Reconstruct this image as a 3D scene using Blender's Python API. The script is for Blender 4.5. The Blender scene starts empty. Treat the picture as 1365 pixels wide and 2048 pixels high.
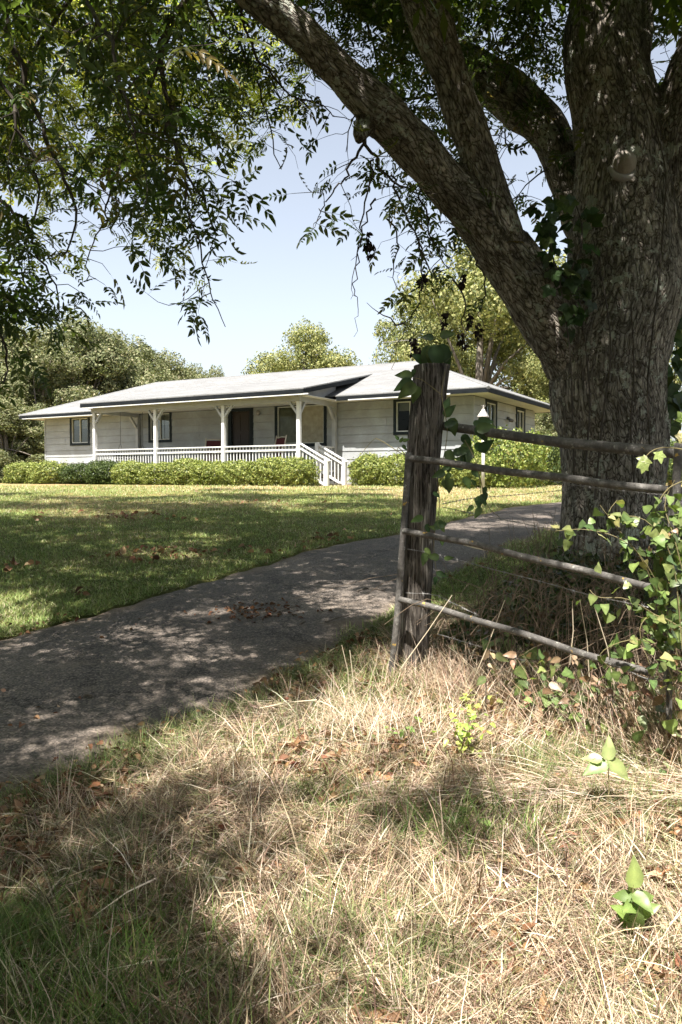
import bpy, math, random
import numpy as np
from mathutils import Vector, Matrix
R = math.radians
SC = bpy.context.scene
COL = SC.collection
random.seed(7)
rng = np.random.default_rng(11)

# ------------------------------------------------------------------ camera, sky, sun, exposure
FP, PITCH, CX, CY, EYE = 1580.0, R(2.32), 682.5, 1024.0, 1.5
cd = bpy.data.cameras.new('camera'); cam = bpy.data.objects.new('camera', cd); COL.objects.link(cam)
cd.sensor_fit = 'VERTICAL'; cd.sensor_height = 36.0; cd.lens = FP / 2048 * 36
cd.clip_start = 0.05; cd.clip_end = 2000
cam.location = (0, 0, EYE); cam.rotation_euler = (R(90) - PITCH, 0, 0)
SC.camera = cam
SUN = Vector((-0.344, -0.939, 0)).normalized() * math.cos(R(63.5)) + Vector((0, 0, math.sin(R(63.5))))
world = bpy.data.worlds.new('World'); SC.world = world; world.use_nodes = True
wn = world.node_tree.nodes; wl = world.node_tree.links
sky = wn.new('ShaderNodeTexSky'); sky.sky_type = 'NISHITA'; sky.sun_disc = False
sky.sun_elevation = R(63.5); sky.sun_rotation = math.atan2(SUN.x, SUN.y)
sky.air_density = 1.0; sky.dust_density = 2.6; sky.ozone_density = 1.2; sky.altitude = 100
hs = wn.new('ShaderNodeHueSaturation'); hs.inputs['Saturation'].default_value = .52
tn = wn.new('ShaderNodeMix'); tn.data_type = 'RGBA'; tn.blend_type = 'MULTIPLY'; tn.inputs[0].default_value = 1; tn.inputs[7].default_value = (.985, .98, .965, 1)
wl.new(sky.outputs[0], hs.inputs['Color']); wl.new(hs.outputs[0], tn.inputs[6]); wl.new(tn.outputs[2], wn['Background'].inputs[0])
wn['Background'].inputs[1].default_value = 0.09
ld = bpy.data.lights.new('sun', 'SUN'); sun = bpy.data.objects.new('sun', ld); COL.objects.link(sun)
ld.energy = 5.0; ld.angle = R(0.53); ld.color = (1.0, 0.945, 0.86)
sun.rotation_euler = SUN.to_track_quat('Z', 'Y').to_euler()
SC.view_settings.view_transform = 'Standard'; SC.view_settings.look = 'None'
SC.view_settings.exposure = 1.58; SC.view_settings.gamma = 1
SC.cycles.max_bounces = 8; SC.cycles.diffuse_bounces = 3; SC.cycles.glossy_bounces = 3
SC.cycles.transmission_bounces = 4; SC.cycles.transparent_max_bounces = 8
SC.cycles.use_adaptive_sampling = True; SC.cycles.adaptive_threshold = 0.02
SC.cycles.sample_clamp_indirect = 6

# ------------------------------------------------------------------ helpers
CP, SP = math.cos(PITCH), math.sin(PITCH)
def at(px, py, Y):
    u = (px - CX) / FP; v = (CY - py) / FP
    d = Vector((u, CP + v * SP, v * CP - SP))
    return Vector((0, 0, EYE)) + d * (Y / d.y)
def proj(P):
    P = np.asarray(P, float); x, y, z = P[..., 0], P[..., 1], P[..., 2] - EYE
    w = y * CP - z * SP; w = np.where(w < 0.05, 0.05, w)
    return CX + FP * x / w, CY - FP * (y * SP + z * CP) / w
def smooth(a, b, t):
    t = np.clip((np.asarray(t, float) - a) / (b - a), 0, 1); return t * t * (3 - 2 * t)
_ty = np.arange(-60, 400, 0.1)
_tz = np.interp(_ty, [-60, -6, 2, 4, 7, 12, 16, 20, 24, 30, 60, 120, 400],
                [-2.2, -.25, .0, .10, .35, .72, 1.0, 1.2, 1.32, 1.36, 1.33, .9, -2.])
_k = np.hanning(27); _k /= _k.sum(); _tz = np.convolve(np.pad(_tz, 13, mode='edge'), _k, 'valid')
def vnoise(x, y, s=1.0, seed=0):
    x = np.asarray(x, float) * s; y = np.asarray(y, float) * s
    xi = np.floor(x).astype(np.int64); yi = np.floor(y).astype(np.int64); fx = x - xi; fy = y - yi
    fx = fx * fx * (3 - 2 * fx); fy = fy * fy * (3 - 2 * fy)
    def h(a, b):
        n = (a * 374761393 + b * 668265263 + seed * 1442695041) & 0x7fffffff
        n = ((n ^ (n >> 13)) * 1274126177) & 0x7fffffff
        return ((n ^ (n >> 16)) & 0xffff) / 65535.0
    return (h(xi, yi) * (1 - fx) + h(xi + 1, yi) * fx) * (1 - fy) + (h(xi, yi + 1) * (1 - fx) + h(xi + 1, yi + 1) * fx) * fy
def G(x, y):
    x = np.asarray(x, float); y = np.asarray(y, float)
    s = (x + 1.51) * .868 - (y - 3.5) * .496
    bank = .095 * smooth(.15, 1.1, s) * (1 - smooth(8, 11, y)) * smooth(-3, 1, y)
    mound = .0 * np.exp(-(((x - .9) / .8) ** 2 + ((y - 4.3) / .5) ** 2))
    und = .05 * (vnoise(x, y, .35, 3) - .5) * smooth(0.3, 1.5, s) * (1 - smooth(9, 14, y))
    return np.interp(y, _ty, _tz) + bank + mound + und
def g1(x, y): return float(G(x, y))
def ground_hit(px, py):
    d = at(px, py, 1.0) - Vector((0, 0, EYE)); t = 2.0
    for i in range(4000):
        p = Vector((0, 0, EYE)) + d * t
        if p.z <= g1(p.x, p.y): return p
        t += .01 + t * .002
    return p

def tag(o, label=None, cat=None, group=None, kind=None):
    if label: o['label'] = label
    if cat: o['category'] = cat
    if group: o['group'] = group
    if kind: o['kind'] = kind
    return o
def link(o, parent=None):
    COL.objects.link(o)
    if parent is not None: o.parent = parent
    return o
def empty(name, loc=(0, 0, 0), rz=0.0):
    o = bpy.data.objects.new(name, None); COL.objects.link(o); o.location = loc; o.rotation_euler = (0, 0, rz)
    o.empty_display_size = .2
    return o
def np_mesh(name, V, F, mat=None, parent=None, cols=None, smooth_=False):
    """V (n,3), F (m,k) all faces k sided, cols (n,3) linear rgb per vertex"""
    me = bpy.data.meshes.new(name); V = np.ascontiguousarray(V, np.float32); F = np.ascontiguousarray(F, np.int32)
    n, (m, k) = len(V), F.shape
    me.vertices.add(n); me.vertices.foreach_set('co', V.ravel())
    me.loops.add(m * k); me.loops.foreach_set('vertex_index', F.ravel())
    me.polygons.add(m); me.polygons.foreach_set('loop_start', np.arange(0, m * k, k, dtype=np.int32))
    me.update(calc_edges=True)
    if smooth_: me.polygons.foreach_set('use_smooth', np.ones(m, bool))
    if cols is not None:
        a = me.attributes.new('tint', 'FLOAT_COLOR', 'POINT')
        c = np.ones((n, 4), np.float32); c[:, :3] = cols; a.data.foreach_set('color', c.ravel())
    if mat: me.materials.append(mat)
    o = bpy.data.objects.new(name, me); return link(o, parent)

class MB:
    def __init__(s): s.v = []; s.f = []
    def add(s, vs, fs):
        b = len(s.v); s.v += [tuple(v) for v in vs]; s.f += [tuple(i + b for i in f) for f in fs]; return s
    def box(s, x0, x1, y0, y1, z0, z1):
        return s.add([(x0, y0, z0), (x1, y0, z0), (x1, y1, z0), (x0, y1, z0), (x0, y0, z1), (x1, y0, z1), (x1, y1, z1), (x0, y1, z1)],
                     [(0, 3, 2, 1), (4, 5, 6, 7), (0, 1, 5, 4), (1, 2, 6, 5), (2, 3, 7, 6), (3, 0, 4, 7)])
    def beam(s, p0, p1, w, h, up=(0, 0, 1)):
        p0, p1 = Vector(p0), Vector(p1); d = (p1 - p0).normalized(); r = d.cross(Vector(up))
        if r.length < 1e-4: r = Vector((1, 0, 0))
        r.normalize(); u = r.cross(d); r *= w / 2; u *= h / 2
        return s.add([p0 - r - u, p0 + r - u, p0 + r + u, p0 - r + u, p1 - r - u, p1 + r - u, p1 + r + u, p1 - r + u],
                     [(3, 2, 1, 0), (4, 5, 6, 7), (0, 1, 5, 4), (1, 2, 6, 5), (2, 3, 7, 6), (3, 0, 4, 7)])
    def tube(s, pts, rad, n=8, cap=True):
        pts = [Vector(p) for p in pts]
        if not hasattr(rad, '__len__'): rad = [rad] * len(pts)
        b = len(s.v); ref = None
        for i, p in enumerate(pts):
            d = (pts[min(i + 1, len(pts) - 1)] - pts[max(i - 1, 0)])
            d = d.normalized() if d.length > 1e-9 else Vector((0, 0, 1))
            if ref is None:
                ref = d.orthogonal().normalized()
            ref = (ref - d * ref.dot(d)).normalized(); q = d.cross(ref)
            for k in range(n):
                a = 2 * math.pi * k / n; s.v.append(tuple(p + (ref * math.cos(a) + q * math.sin(a)) * rad[i]))
        for i in range(len(pts) - 1):
            for k in range(n):
                a = b + i * n + k; c = b + i * n + (k + 1) % n; s.f.append((a, c, c + n, a + n))
        if cap:
            s.f.append(tuple(b + k for k in range(n))[::-1]); e = b + (len(pts) - 1) * n; s.f.append(tuple(e + k for k in range(n)))
        return s
    def lathe(s, prof, n=16, o=(0, 0, 0), squash=1.0):
        b = len(s.v)
        for r, z in prof:
            for k in range(n):
                a = 2 * math.pi * k / n; s.v.append((o[0] + r * math.cos(a), o[1] + r * math.sin(a) * squash, o[2] + z))
        for i in range(len(prof) - 1):
            for k in range(n):
                a = b + i * n + k; c = b + i * n + (k + 1) % n; s.f.append((a, c, c + n, a + n))
        s.f.append(tuple(b + k for k in range(n))[::-1]); e = b + (len(prof) - 1) * n; s.f.append(tuple(e + k for k in range(n)))
        return s
    def build(s, name, mat, parent=None, smooth_=False, bevel=0.0):
        me = bpy.data.meshes.new(name); me.from_pydata(s.v, [], s.f); me.update()
        if mat: me.materials.append(mat)
        if smooth_: me.polygons.foreach_set('use_smooth', [True] * len(me.polygons))
        o = bpy.data.objects.new(name, me); link(o, parent)
        if bevel:
            m = o.modifiers.new('bevel', 'BEVEL'); m.width = bevel; m.segments = 2; m.limit_method = 'ANGLE'
        return o

# ------------------------------------------------------------------ materials
def new_mat(name):
    m = bpy.data.materials.new(name); m.use_nodes = True; nt = m.node_tree
    return m, nt, nt.nodes['Principled BSDF'], nt.nodes, nt.links
def ramp(nt, fac, stops):
    r = nt.nodes.new('ShaderNodeValToRGB'); e = r.color_ramp.elements
    while len(e) < len(stops): e.new(.5)
    for i, (p, c) in enumerate(stops): e[i].position = p; e[i].color = (*c, 1)
    if fac is not None: nt.links.new(fac, r.inputs[0])
    return r
def noise(nt, scale, detail=4, vec=None, rough=.55, dist=0):
    n = nt.nodes.new('ShaderNodeTexNoise'); n.inputs['Scale'].default_value = scale
    n.inputs['Detail'].default_value = detail; n.inputs['Roughness'].default_value = rough; n.inputs['Distortion'].default_value = dist
    if vec is not None: nt.links.new(vec, n.inputs['Vector'])
    return n
def coords(nt, scale=(1, 1, 1), kind='Object', rot=(0, 0, 0)):
    t = nt.nodes.new('ShaderNodeTexCoord'); m = nt.nodes.new('ShaderNodeMapping')
    m.inputs['Scale'].default_value = scale; m.inputs['Rotation'].default_value = rot
    nt.links.new(t.outputs[kind], m.inputs[0]); return m.outputs[0]
def mixc(nt, fac, a, b, mode='MIX'):
    n = nt.nodes.new('ShaderNodeMix'); n.data_type = 'RGBA'; n.blend_type = mode
    for s, v in ((0, fac), (6, a), (7, b)):
        if isinstance(v, (int, float)): n.inputs[s].default_value = v
        elif isinstance(v, tuple): n.inputs[s].default_value = (*v, 1)
        else: nt.links.new(v, n.inputs[s])
    return n.outputs[2]
def math_(nt, op, a, b=None, clamp=False):
    n = nt.nodes.new('ShaderNodeMath'); n.operation = op; n.use_clamp = clamp
    for i, v in enumerate((a, b)):
        if v is None: continue
        if isinstance(v, (int, float)): n.inputs[i].default_value = v
        else: nt.links.new(v, n.inputs[i])
    return n.outputs[0]
def bump(nt, h, bs, strength=.5, dist=.01):
    b = nt.nodes.new('ShaderNodeBump'); b.inputs['Strength'].default_value = strength; b.inputs['Distance'].default_value = dist
    nt.links.new(h, b.inputs['Height']); nt.links.new(b.outputs[0], bs.inputs['Normal']); return b
def rough_mat(name, c1, c2, scale=6, rough=.8, vs=(1, 1, 1), bs_=.3, bd=.004, detail=5, stops=None, spec=.3, metal=0):
    m, nt, b, N, L = new_mat(name); v = coords(nt, vs); n = noise(nt, scale, detail, v, .6)
    r = ramp(nt, n.outputs[0], stops or [(.3, c1), (.7, c2)]); L.new(r.outputs[0], b.inputs['Base Color'])
    b.inputs['Roughness'].default_value = rough; b.inputs['Specular IOR Level'].default_value = spec; b.inputs['Metallic'].default_value = metal
    n2 = noise(nt, scale * 5, 4, v); bump(nt, n2.outputs[0], b, bs_, bd); return m
def leaf_mat(name, trans=.35, rough=.45, spec=.35, tboost=(1.35, 1.45, .7)):
    m, nt, b, N, L = new_mat(name)
    a = N.new('ShaderNodeAttribute'); a.attribute_name = 'tint'
    L.new(a.outputs['Color'], b.inputs['Base Color']); b.inputs['Roughness'].default_value = rough
    b.inputs['Specular IOR Level'].default_value = spec
    t = N.new('ShaderNodeBsdfTranslucent'); c = mixc(nt, 1.0, a.outputs['Color'], tboost, 'MULTIPLY'); L.new(c, t.inputs[0])
    mx = N.new('ShaderNodeMixShader'); mx.inputs[0].default_value = trans
    L.new(b.outputs[0], mx.inputs[1]); L.new(t.outputs[0], mx.inputs[2]); L.new(mx.outputs[0], N['Material Output'].inputs[0])
    return m

M_leaf = leaf_mat('pecan_leaf', .5, .42, .4, (1.7, 1.8, .7))
M_far = leaf_mat('tree_leaf', .25, .6, .2, (1.2, 1.3, .7))
M_hedge = leaf_mat('hedge_leaf', .25, .45, .3, (1.2, 1.3, .7))
M_vine = leaf_mat('vine_leaf', .3, .4, .4, (1.2, 1.35, .6))
M_grass = leaf_mat('grass_blade', .25, .65, .25, (1.15, 1.15, .85))
M_litter = leaf_mat('dead_leaf', .15, .7, .15, (1.1, 1, .8))

def siding_mat():
    m, nt, b, N, L = new_mat('grey_painted_siding'); v = coords(nt, (1, 1, 1))
    n = noise(nt, 1.3, 4, v, .65, .4); n2 = noise(nt, 9, 5, coords(nt, (.6, .6, 4)), .6)
    c = ramp(nt, n.outputs[0], [(.32, (.28, .29, .295)), (.5, (.32, .335, .345)), (.68, (.38, .405, .43))])
    c2 = ramp(nt, n2.outputs[0], [(.25, (.78, .77, .75)), (.6, (1, 1, 1))])
    L.new(mixc(nt, .55, c.outputs[0], c2.outputs[0], 'MULTIPLY'), b.inputs['Base Color']); b.inputs['Roughness'].default_value = .7
    bump(nt, noise(nt, 60, 3, coords(nt, (1, 1, 5))).outputs[0], b, .12, .003); return m
M_siding = siding_mat()
M_trimgrey = rough_mat('grey_painted_trim', (.34, .345, .35), (.44, .445, .45), 3, .65)
M_soffit = rough_mat('soffit_paint', (.55, .54, .50), (.66, .65, .61), 2, .75)
M_white = rough_mat('white_weathered_paint', (.55, .55, .55), (.68, .68, .67), 7, .6, (1, 1, .4))
M_slate = rough_mat('slate_blue_trim', (.014, .020, .024), (.024, .032, .038), 4, .7, spec=.15)
M_fascia = rough_mat('dark_fascia', (.008, .010, .012), (.015, .018, .021), 3, .8, (1, 1, 4), spec=.1)
M_alu = rough_mat('window_frame_metal', (.52, .53, .50), (.66, .66, .62), 5, .5)
def shingle_mat():
    m, nt, b, N, L = new_mat('asphalt_shingle'); v = coords(nt)
    br = N.new('ShaderNodeTexBrick'); br.inputs['Scale'].default_value = 1.0; br.inputs['Brick Width'].default_value = .32
    br.inputs['Row Height'].default_value = .14; br.inputs['Mortar Size'].default_value = .006; br.inputs['Mortar Smooth'].default_value = .4
    L.new(v, br.inputs[0])
    br.inputs['Color1'].default_value = (.155, .160, .165, 1); br.inputs['Color2'].default_value = (.19, .196, .202, 1); br.inputs['Mortar'].default_value = (.09, .088, .084, 1)
    n = noise(nt, .8, 5, coords(nt, (.5, 2, 1)), .65); st = ramp(nt, n.outputs[0], [(.3, (.82, .80, .78)), (.7, (1.12, 1.1, 1.08))])
    g = noise(nt, 90, 2, v); gr = ramp(nt, g.outputs[0], [(.3, (.85, .85, .85)), (.7, (1.1, 1.1, 1.1))])
    L.new(mixc(nt, 1., mixc(nt, 1., br.outputs[0], st.outputs[0], 'MULTIPLY'), gr.outputs[0], 'MULTIPLY'), b.inputs['Base Color'])
    b.inputs['Roughness'].default_value = .9; bump(nt, br.outputs[1], b, -.4, .01); return m
M_shingle = shingle_mat()
def glass_mat():
    m, nt, b, N, L = new_mat('window_glass'); N.remove(b)
    g = N.new('ShaderNodeBsdfGlossy'); g.inputs['Roughness'].default_value = .03; g.inputs[0].default_value = (.34, .37, .37, 1)
    t = N.new('ShaderNodeBsdfTransparent'); t.inputs[0].default_value = (.75, .78, .76, 1)
    fr = N.new('ShaderNodeFresnel'); fr.inputs[0].default_value = 1.5
    mx = N.new('ShaderNodeMixShader'); L.new(math_(nt, 'MULTIPLY', fr.outputs[0], .35, True), mx.inputs[0]); L.new(t.outputs[0], mx.inputs[1]); L.new(g.outputs[0], mx.inputs[2])
    L.new(mx.outputs[0], N['Material Output'].inputs[0]); return m
M_glass = glass_mat()
M_blind = rough_mat('window_shade_cloth', (.30, .28, .22), (.36, .33, .27), 3, .8)
M_dark = rough_mat('dark_interior', (.035, .03, .028), (.05, .045, .04), 2, .9)
M_door = rough_mat('dark_brown_door', (.020, .013, .011), (.035, .024, .02), 6, .5, (6, 6, 1))
M_screen = rough_mat('tan_window_screen', (.26, .235, .17), (.42, .39, .30), 5, .6, (1, 1, 1))
M_porchfloor = rough_mat('porch_floor_boards', (.16, .16, .15), (.22, .22, .21), 6, .8, (1, 8, 1))
M_maroon = rough_mat('maroon_cloth', (.055, .012, .014), (.085, .018, .02), 20, .85)
M_chairwood = rough_mat('pale_chair_wood', (.42, .37, .31), (.55, .50, .42), 8, .6)
M_darkwood = rough_mat('dark_swing_wood', (.04, .03, .025), (.07, .055, .045), 8, .7)
M_iron = rough_mat('dull_iron', (.10, .10, .10), (.16, .155, .15), 12, .6, metal=.3)
M_lampmetal = rough_mat('lamp_weathered_metal', (.24, .225, .21), (.40, .38, .36), 14, .45, metal=.2)
M_conc = rough_mat('concrete', (.25, .24, .22), (.36, .34, .31), 8, .9)

def weathered_wood(name, dark, mid, light, vs=(14, 14, 1.1)):
    m, nt, b, N, L = new_mat(name); v = coords(nt, vs)
    n = noise(nt, 2.2, 8, v, .7, .6); r = ramp(nt, n.outputs[0], [(.36, dark), (.46, mid), (.56, mid), (.66, light)])
    w = noise(nt, 5.5, 6, v, .75, .3); cr = ramp(nt, w.outputs[0], [(.40, (.12, .11, .10)), (.49, (1, 1, 1))])
    big = noise(nt, 2.2, 4, coords(nt)); bc = ramp(nt, big.outputs[0], [(.35, (.62, .60, .58)), (.65, (1.15, 1.12, 1.1))])
    L.new(mixc(nt, 1., mixc(nt, .85, r.outputs[0], cr.outputs[0], 'MULTIPLY'), bc.outputs[0], 'MULTIPLY'), b.inputs['Base Color'])
    b.inputs['Roughness'].default_value = .9; b.inputs['Specular IOR Level'].default_value = .2
    h = math_(nt, 'ADD', n.outputs[0], math_(nt, 'MULTIPLY', cr.outputs[0], .6)); bump(nt, h, b, 1.0, .022); return m
M_post = weathered_wood('weathered_post_wood', (.035, .030, .027), (.16, .143, .128), (.55, .52, .48))
def pipe_mat():
    m, nt, b, N, L = new_mat('lichened_rusty_pipe'); v = coords(nt)
    n = noise(nt, 14, 8, v, .8); r = ramp(nt, n.outputs[0], [(.3, (.032, .030, .028)), (.5, (.085, .078, .072)), (.7, (.22, .21, .195))])
    l = noise(nt, 22, 4, v, .6); lm = ramp(nt, l.outputs[0], [(.64, (0, 0, 0)), (.69, (1, 1, 1))])
    y = noise(nt, 15, 4, coords(nt, (1, 1, 1), rot=(1, 2, 0)), .6); ym = ramp(nt, y.outputs[0], [(.66, (0, 0, 0)), (.69, (1, 1, 1))])
    c = mixc(nt, lm.outputs[0], r.outputs[0], (.28, .28, .25)); c = mixc(nt, ym.outputs[0], c, (.40, .26, .06))
    L.new(c, b.inputs['Base Color']); b.inputs['Roughness'].default_value = .8
    bump(nt, math_(nt, 'ADD', n.outputs[0], l.outputs[0]), b, .5, .006); return m
M_pipe = pipe_mat()
M_wire = rough_mat('galvanised_wire', (.16, .155, .15), (.34, .33, .32), 30, .5, metal=.5)

def bark_mat():
    m, nt, b, N, L = new_mat('furrowed_bark'); a = N.new('ShaderNodeAttribute'); a.attribute_name = 'barkco'
    v0 = a.outputs['Vector']
    nz = noise(nt, 3.0, 4, v0); vm = N.new('ShaderNodeVectorMath'); vm.operation = 'SCALE'; vm.inputs['Scale'].default_value = .5
    L.new(nz.outputs[1], vm.inputs[0]); va = N.new('ShaderNodeVectorMath'); va.operation = 'ADD'; L.new(v0, va.inputs[0]); L.new(vm.outputs[0], va.inputs[1])
    def vor(scale):
        w = N.new('ShaderNodeTexVoronoi'); w.feature = 'DISTANCE_TO_EDGE'; w.inputs['Scale'].default_value = scale; L.new(va.outputs[0], w.inputs[0]); return w.outputs[0]
    e1 = vor(24); e2 = vor(52)
    p1 = ramp(nt, e1, [(.0, (0, 0, 0)), (.16, (.75, .75, .75)), (.4, (1, 1, 1))]).outputs[0]
    p2 = ramp(nt, e2, [(.0, (0, 0, 0)), (.2, (1, 1, 1))]).outputs[0]
    fine = noise(nt, 30, 6, v0, .7).outputs[0]; mid = noise(nt, 5, 5, v0, .6).outputs[0]
    c = ramp(nt, fine, [(.36, (.14, .125, .108)), (.5, (.32, .29, .26)), (.64, (.58, .545, .50))]).outputs[0]
    c = mixc(nt, 1., c, ramp(nt, mid, [(.3, (.62, .62, .60)), (.7, (1.25, 1.2, 1.15))]).outputs[0], 'MULTIPLY')
    crack = ramp(nt, math_(nt, 'MULTIPLY', p1, math_(nt, 'ADD', math_(nt, 'MULTIPLY', p2, .45), .55)), [(.0, (.17, .155, .14)), (.5, (1, 1, 1))]).outputs[0]
    c = mixc(nt, .95, c, crack, 'MULTIPLY')
    o = coords(nt); li = noise(nt, 5.5, 8, o, .72).outputs[0]; lf = noise(nt, 40, 3, o).outputs[0]
    lm = ramp(nt, math_(nt, 'ADD', li, math_(nt, 'MULTIPLY', lf, .18)), [(.665, (0, 0, 0)), (.69, (1, 1, 1))]).outputs[0]
    c = mixc(nt, math_(nt, 'MULTIPLY', lm, .85), c, (.48, .50, .43))
    mo = noise(nt, 2.6, 6, o, .65).outputs[0]; mm = ramp(nt, mo, [(.62, (0, 0, 0)), (.70, (1, 1, 1))]).outputs[0]
    c = mixc(nt, math_(nt, 'MULTIPLY', mm, .5), c, (.075, .085, .035))
    L.new(c, b.inputs['Base Color']); b.inputs['Roughness'].default_value = .9; b.inputs['Specular IOR Level'].default_value = .2
    h = math_(nt, 'ADD', math_(nt, 'MULTIPLY', p1, .6), math_(nt, 'ADD', math_(nt, 'MULTIPLY', p2, .22), math_(nt, 'MULTIPLY', fine, .3)))
    bump(nt, h, b, 1.0, .03)
    return m
M_bark = bark_mat()
M_twig = rough_mat('twig_bark', (.035, .03, .026), (.09, .075, .06), 20, .9)
M_farbark = rough_mat('distant_bark', (.10, .085, .07), (.22, .19, .16), 3, .9, (4, 4, 1))
M_knot = rough_mat('healed_knot_wood', (.20, .17, .145), (.50, .45, .40), 9, .85, (1, 1, .35), .8, .01)
M_callus = rough_mat('knot_callus', (.30, .285, .27), (.40, .38, .36), 12, .8)

def asphalt_mat():
    m, nt, b, N, L = new_mat('worn_asphalt'); v = coords(nt)
    big = noise(nt, .7, 5, v, .6); c = ramp(nt, big.outputs[0], [(.3, (.088, .074, .064)), (.55, (.13, .11, .096)), (.75, (.21, .175, .148))]).outputs[0]
    vo = N.new('ShaderNodeTexVoronoi'); vo.inputs['Scale'].default_value = 85; L.new(v, vo.inputs[0])
    gr = ramp(nt, vo.outputs['Color'], [(.15, (.55, .55, .55)), (.6, (1.0, 1.0, 1.0)), (.9, (1.9, 1.85, 1.75))]).outputs[0]
    c = mixc(nt, 1., c, gr, 'MULTIPLY')
    e = N.new('ShaderNodeTexVoronoi'); e.feature = 'DISTANCE_TO_EDGE'; e.inputs['Scale'].default_value = .9
    dn = noise(nt, 3, 6, v, .7); va = N.new('ShaderNodeVectorMath'); va.operation = 'ADD'; L.new(v, va.inputs[0]); L.new(dn.outputs[1], va.inputs[1]); L.new(va.outputs[0], e.inputs[0])
    cr = ramp(nt, e.outputs[0], [(.0, (.18, .17, .15)), (.02, (1, 1, 1))]).outputs[0]
    c = mixc(nt, .95, c, cr, 'MULTIPLY')
    s = noise(nt, 2.3, 7, v, .7); dm = ramp(nt, s.outputs[0], [(.56, (0, 0, 0)), (.72, (1, 1, 1))]).outputs[0]
    c = mixc(nt, math_(nt, 'MULTIPLY', dm, .45), c, (.24, .185, .145))
    ea = N.new('ShaderNodeAttribute'); ea.attribute_name = 'tint'; c = mixc(nt, math_(nt, 'MULTIPLY', ea.outputs['Fac'], math_(nt, 'ADD', s.outputs[0], .25, True)), c, (.17, .125, .085))
    L.new(c, b.inputs['Base Color']); b.inputs['Roughness'].default_value = .85; b.inputs['Specular IOR Level'].default_value = .3
    h = math_(nt, 'ADD', vo.outputs['Distance'], math_(nt, 'MULTIPLY', cr, .5)); bump(nt, h, b, .6, .006); return m
M_asph = asphalt_mat()
def soil_mat():
    m, nt, b, N, L = new_mat('lawn_and_thatch_soil'); v = coords(nt)
    a = N.new('ShaderNodeAttribute'); a.attribute_name = 'tint'
    n = noise(nt, 9, 8, v, .75); n2 = noise(nt, 1.1, 5, v, .6); n3 = noise(nt, 60, 4, v, .7)
    c = mixc(nt, 1., a.outputs['Color'], ramp(nt, n.outputs[0], [(.3, (.6, .62, .55)), (.7, (1.35, 1.3, 1.2))]).outputs[0], 'MULTIPLY')
    c = mixc(nt, 1., c, ramp(nt, n2.outputs[0], [(.3, (.8, .9, .8)), (.7, (1.25, 1.12, 1.05))]).outputs[0], 'MULTIPLY')
    c = mixc(nt, 1., c, ramp(nt, n3.outputs[0], [(.3, (.6, .6, .6)), (.7, (1.3, 1.3, 1.3))]).outputs[0], 'MULTIPLY')
    L.new(c, b.inputs['Base Color']); b.inputs['Roughness'].default_value = .95; b.inputs['Specular IOR Level'].default_value = .1
    bump(nt, math_(nt, 'ADD', n.outputs[0], n3.outputs[0]), b, .8, .03); return m
M_soil = soil_mat()

# ------------------------------------------------------------------ ground and driveway
RIGHT = np.array([(-9.5, -6.0), (-5.2, -1.7), (-3.1, 1.35), (-1.56, 3.36), (-.82, 4.36), (-.16, 5.55), (.52, 7.05), (1.25, 8.7), (2.0, 10.1), (3.1, 12.0), (4.6, 13.9), (7.0, 15.6), (11, 17.2), (20, 19.5)])
LEFT = np.array([(-12.5, -3.0), (-7.5, .8), (-4.4, 4.1), (-2.6, 6.05), (-1.475, 8.25), (-.9, 9.4), (-.28, 10.6), (.88, 11.9), (1.67, 13.0), (3.1, 15.3), (4.6, 16.7), (7.0, 18.0), (11, 19.6), (20, 22.0)])
def resample(P, n):
    d = np.r_[0, np.cumsum(np.hypot(*np.diff(P, axis=0).T))]; t = np.linspace(0, d[-1], n)
    k = np.hanning(21); k /= k.sum(); out = []
    for c in (0, 1):
        q = np.interp(t, d, P[:, c]); q2 = np.convolve(np.pad(q, 10, mode='edge'), k, 'valid'); q2[:5] = q[:5]; q2[-5:] = q[-5:]; out.append(q2)
    return np.stack(out, 1)
NR = 340
Rr, Lr = resample(RIGHT, NR), resample(LEFT, NR)
# pair by the nearest point so that the strip stays square-on
Lr = np.array([Lr[i] for i in range(NR)])
dirn = (Lr - Rr) / np.linalg.norm(Lr - Rr, axis=1)[:, None]
wob = lambda s: (.16 * (vnoise(Rr[:, 0] * 1.0 + s, Rr[:, 1], 1.6, s) - .5) + .16 * (vnoise(Rr[:, 0] + s, Rr[:, 1], 5, s + 1) - .5))[:, None]
Re, Le = Rr + dirn * wob(3), Lr + dirn * wob(9)
ts = np.linspace(0, 1, 24)
XY = Re[:, None, :] * (1 - ts)[None, :, None] + Le[:, None, :] * ts[None, :, None]
def in_drive(x, y):
    """signed: >0 inside the driveway, metres from the nearest edge"""
    x = np.asarray(x, float); y = np.asarray(y, float)
    P = np.stack([x, y], -1).reshape(-1, 2); out = np.full(len(P), 1e9)
    for E_, sg in ((Re, 1.0), (Le, -1.0)):
        tg = np.gradient(E_, axis=0); tg /= np.linalg.norm(tg, axis=1)[:, None]; nm = np.stack([-tg[:, 1], tg[:, 0]], 1) * sg
        e2 = (E_ ** 2).sum(1)
        for i in range(0, len(P), 20000):
            q = P[i:i + 20000]; k = np.argmin(e2[None] - 2 * q @ E_.T, 1)
            d = q - E_[k]; sd = (d * nm[k]).sum(1); dist = np.linalg.norm(d, axis=1)
            out[i:i + 20000] = np.minimum(out[i:i + 20000], np.where(dist > .3, np.sign(sd) * dist, sd))
    return out.reshape(x.shape)
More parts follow.
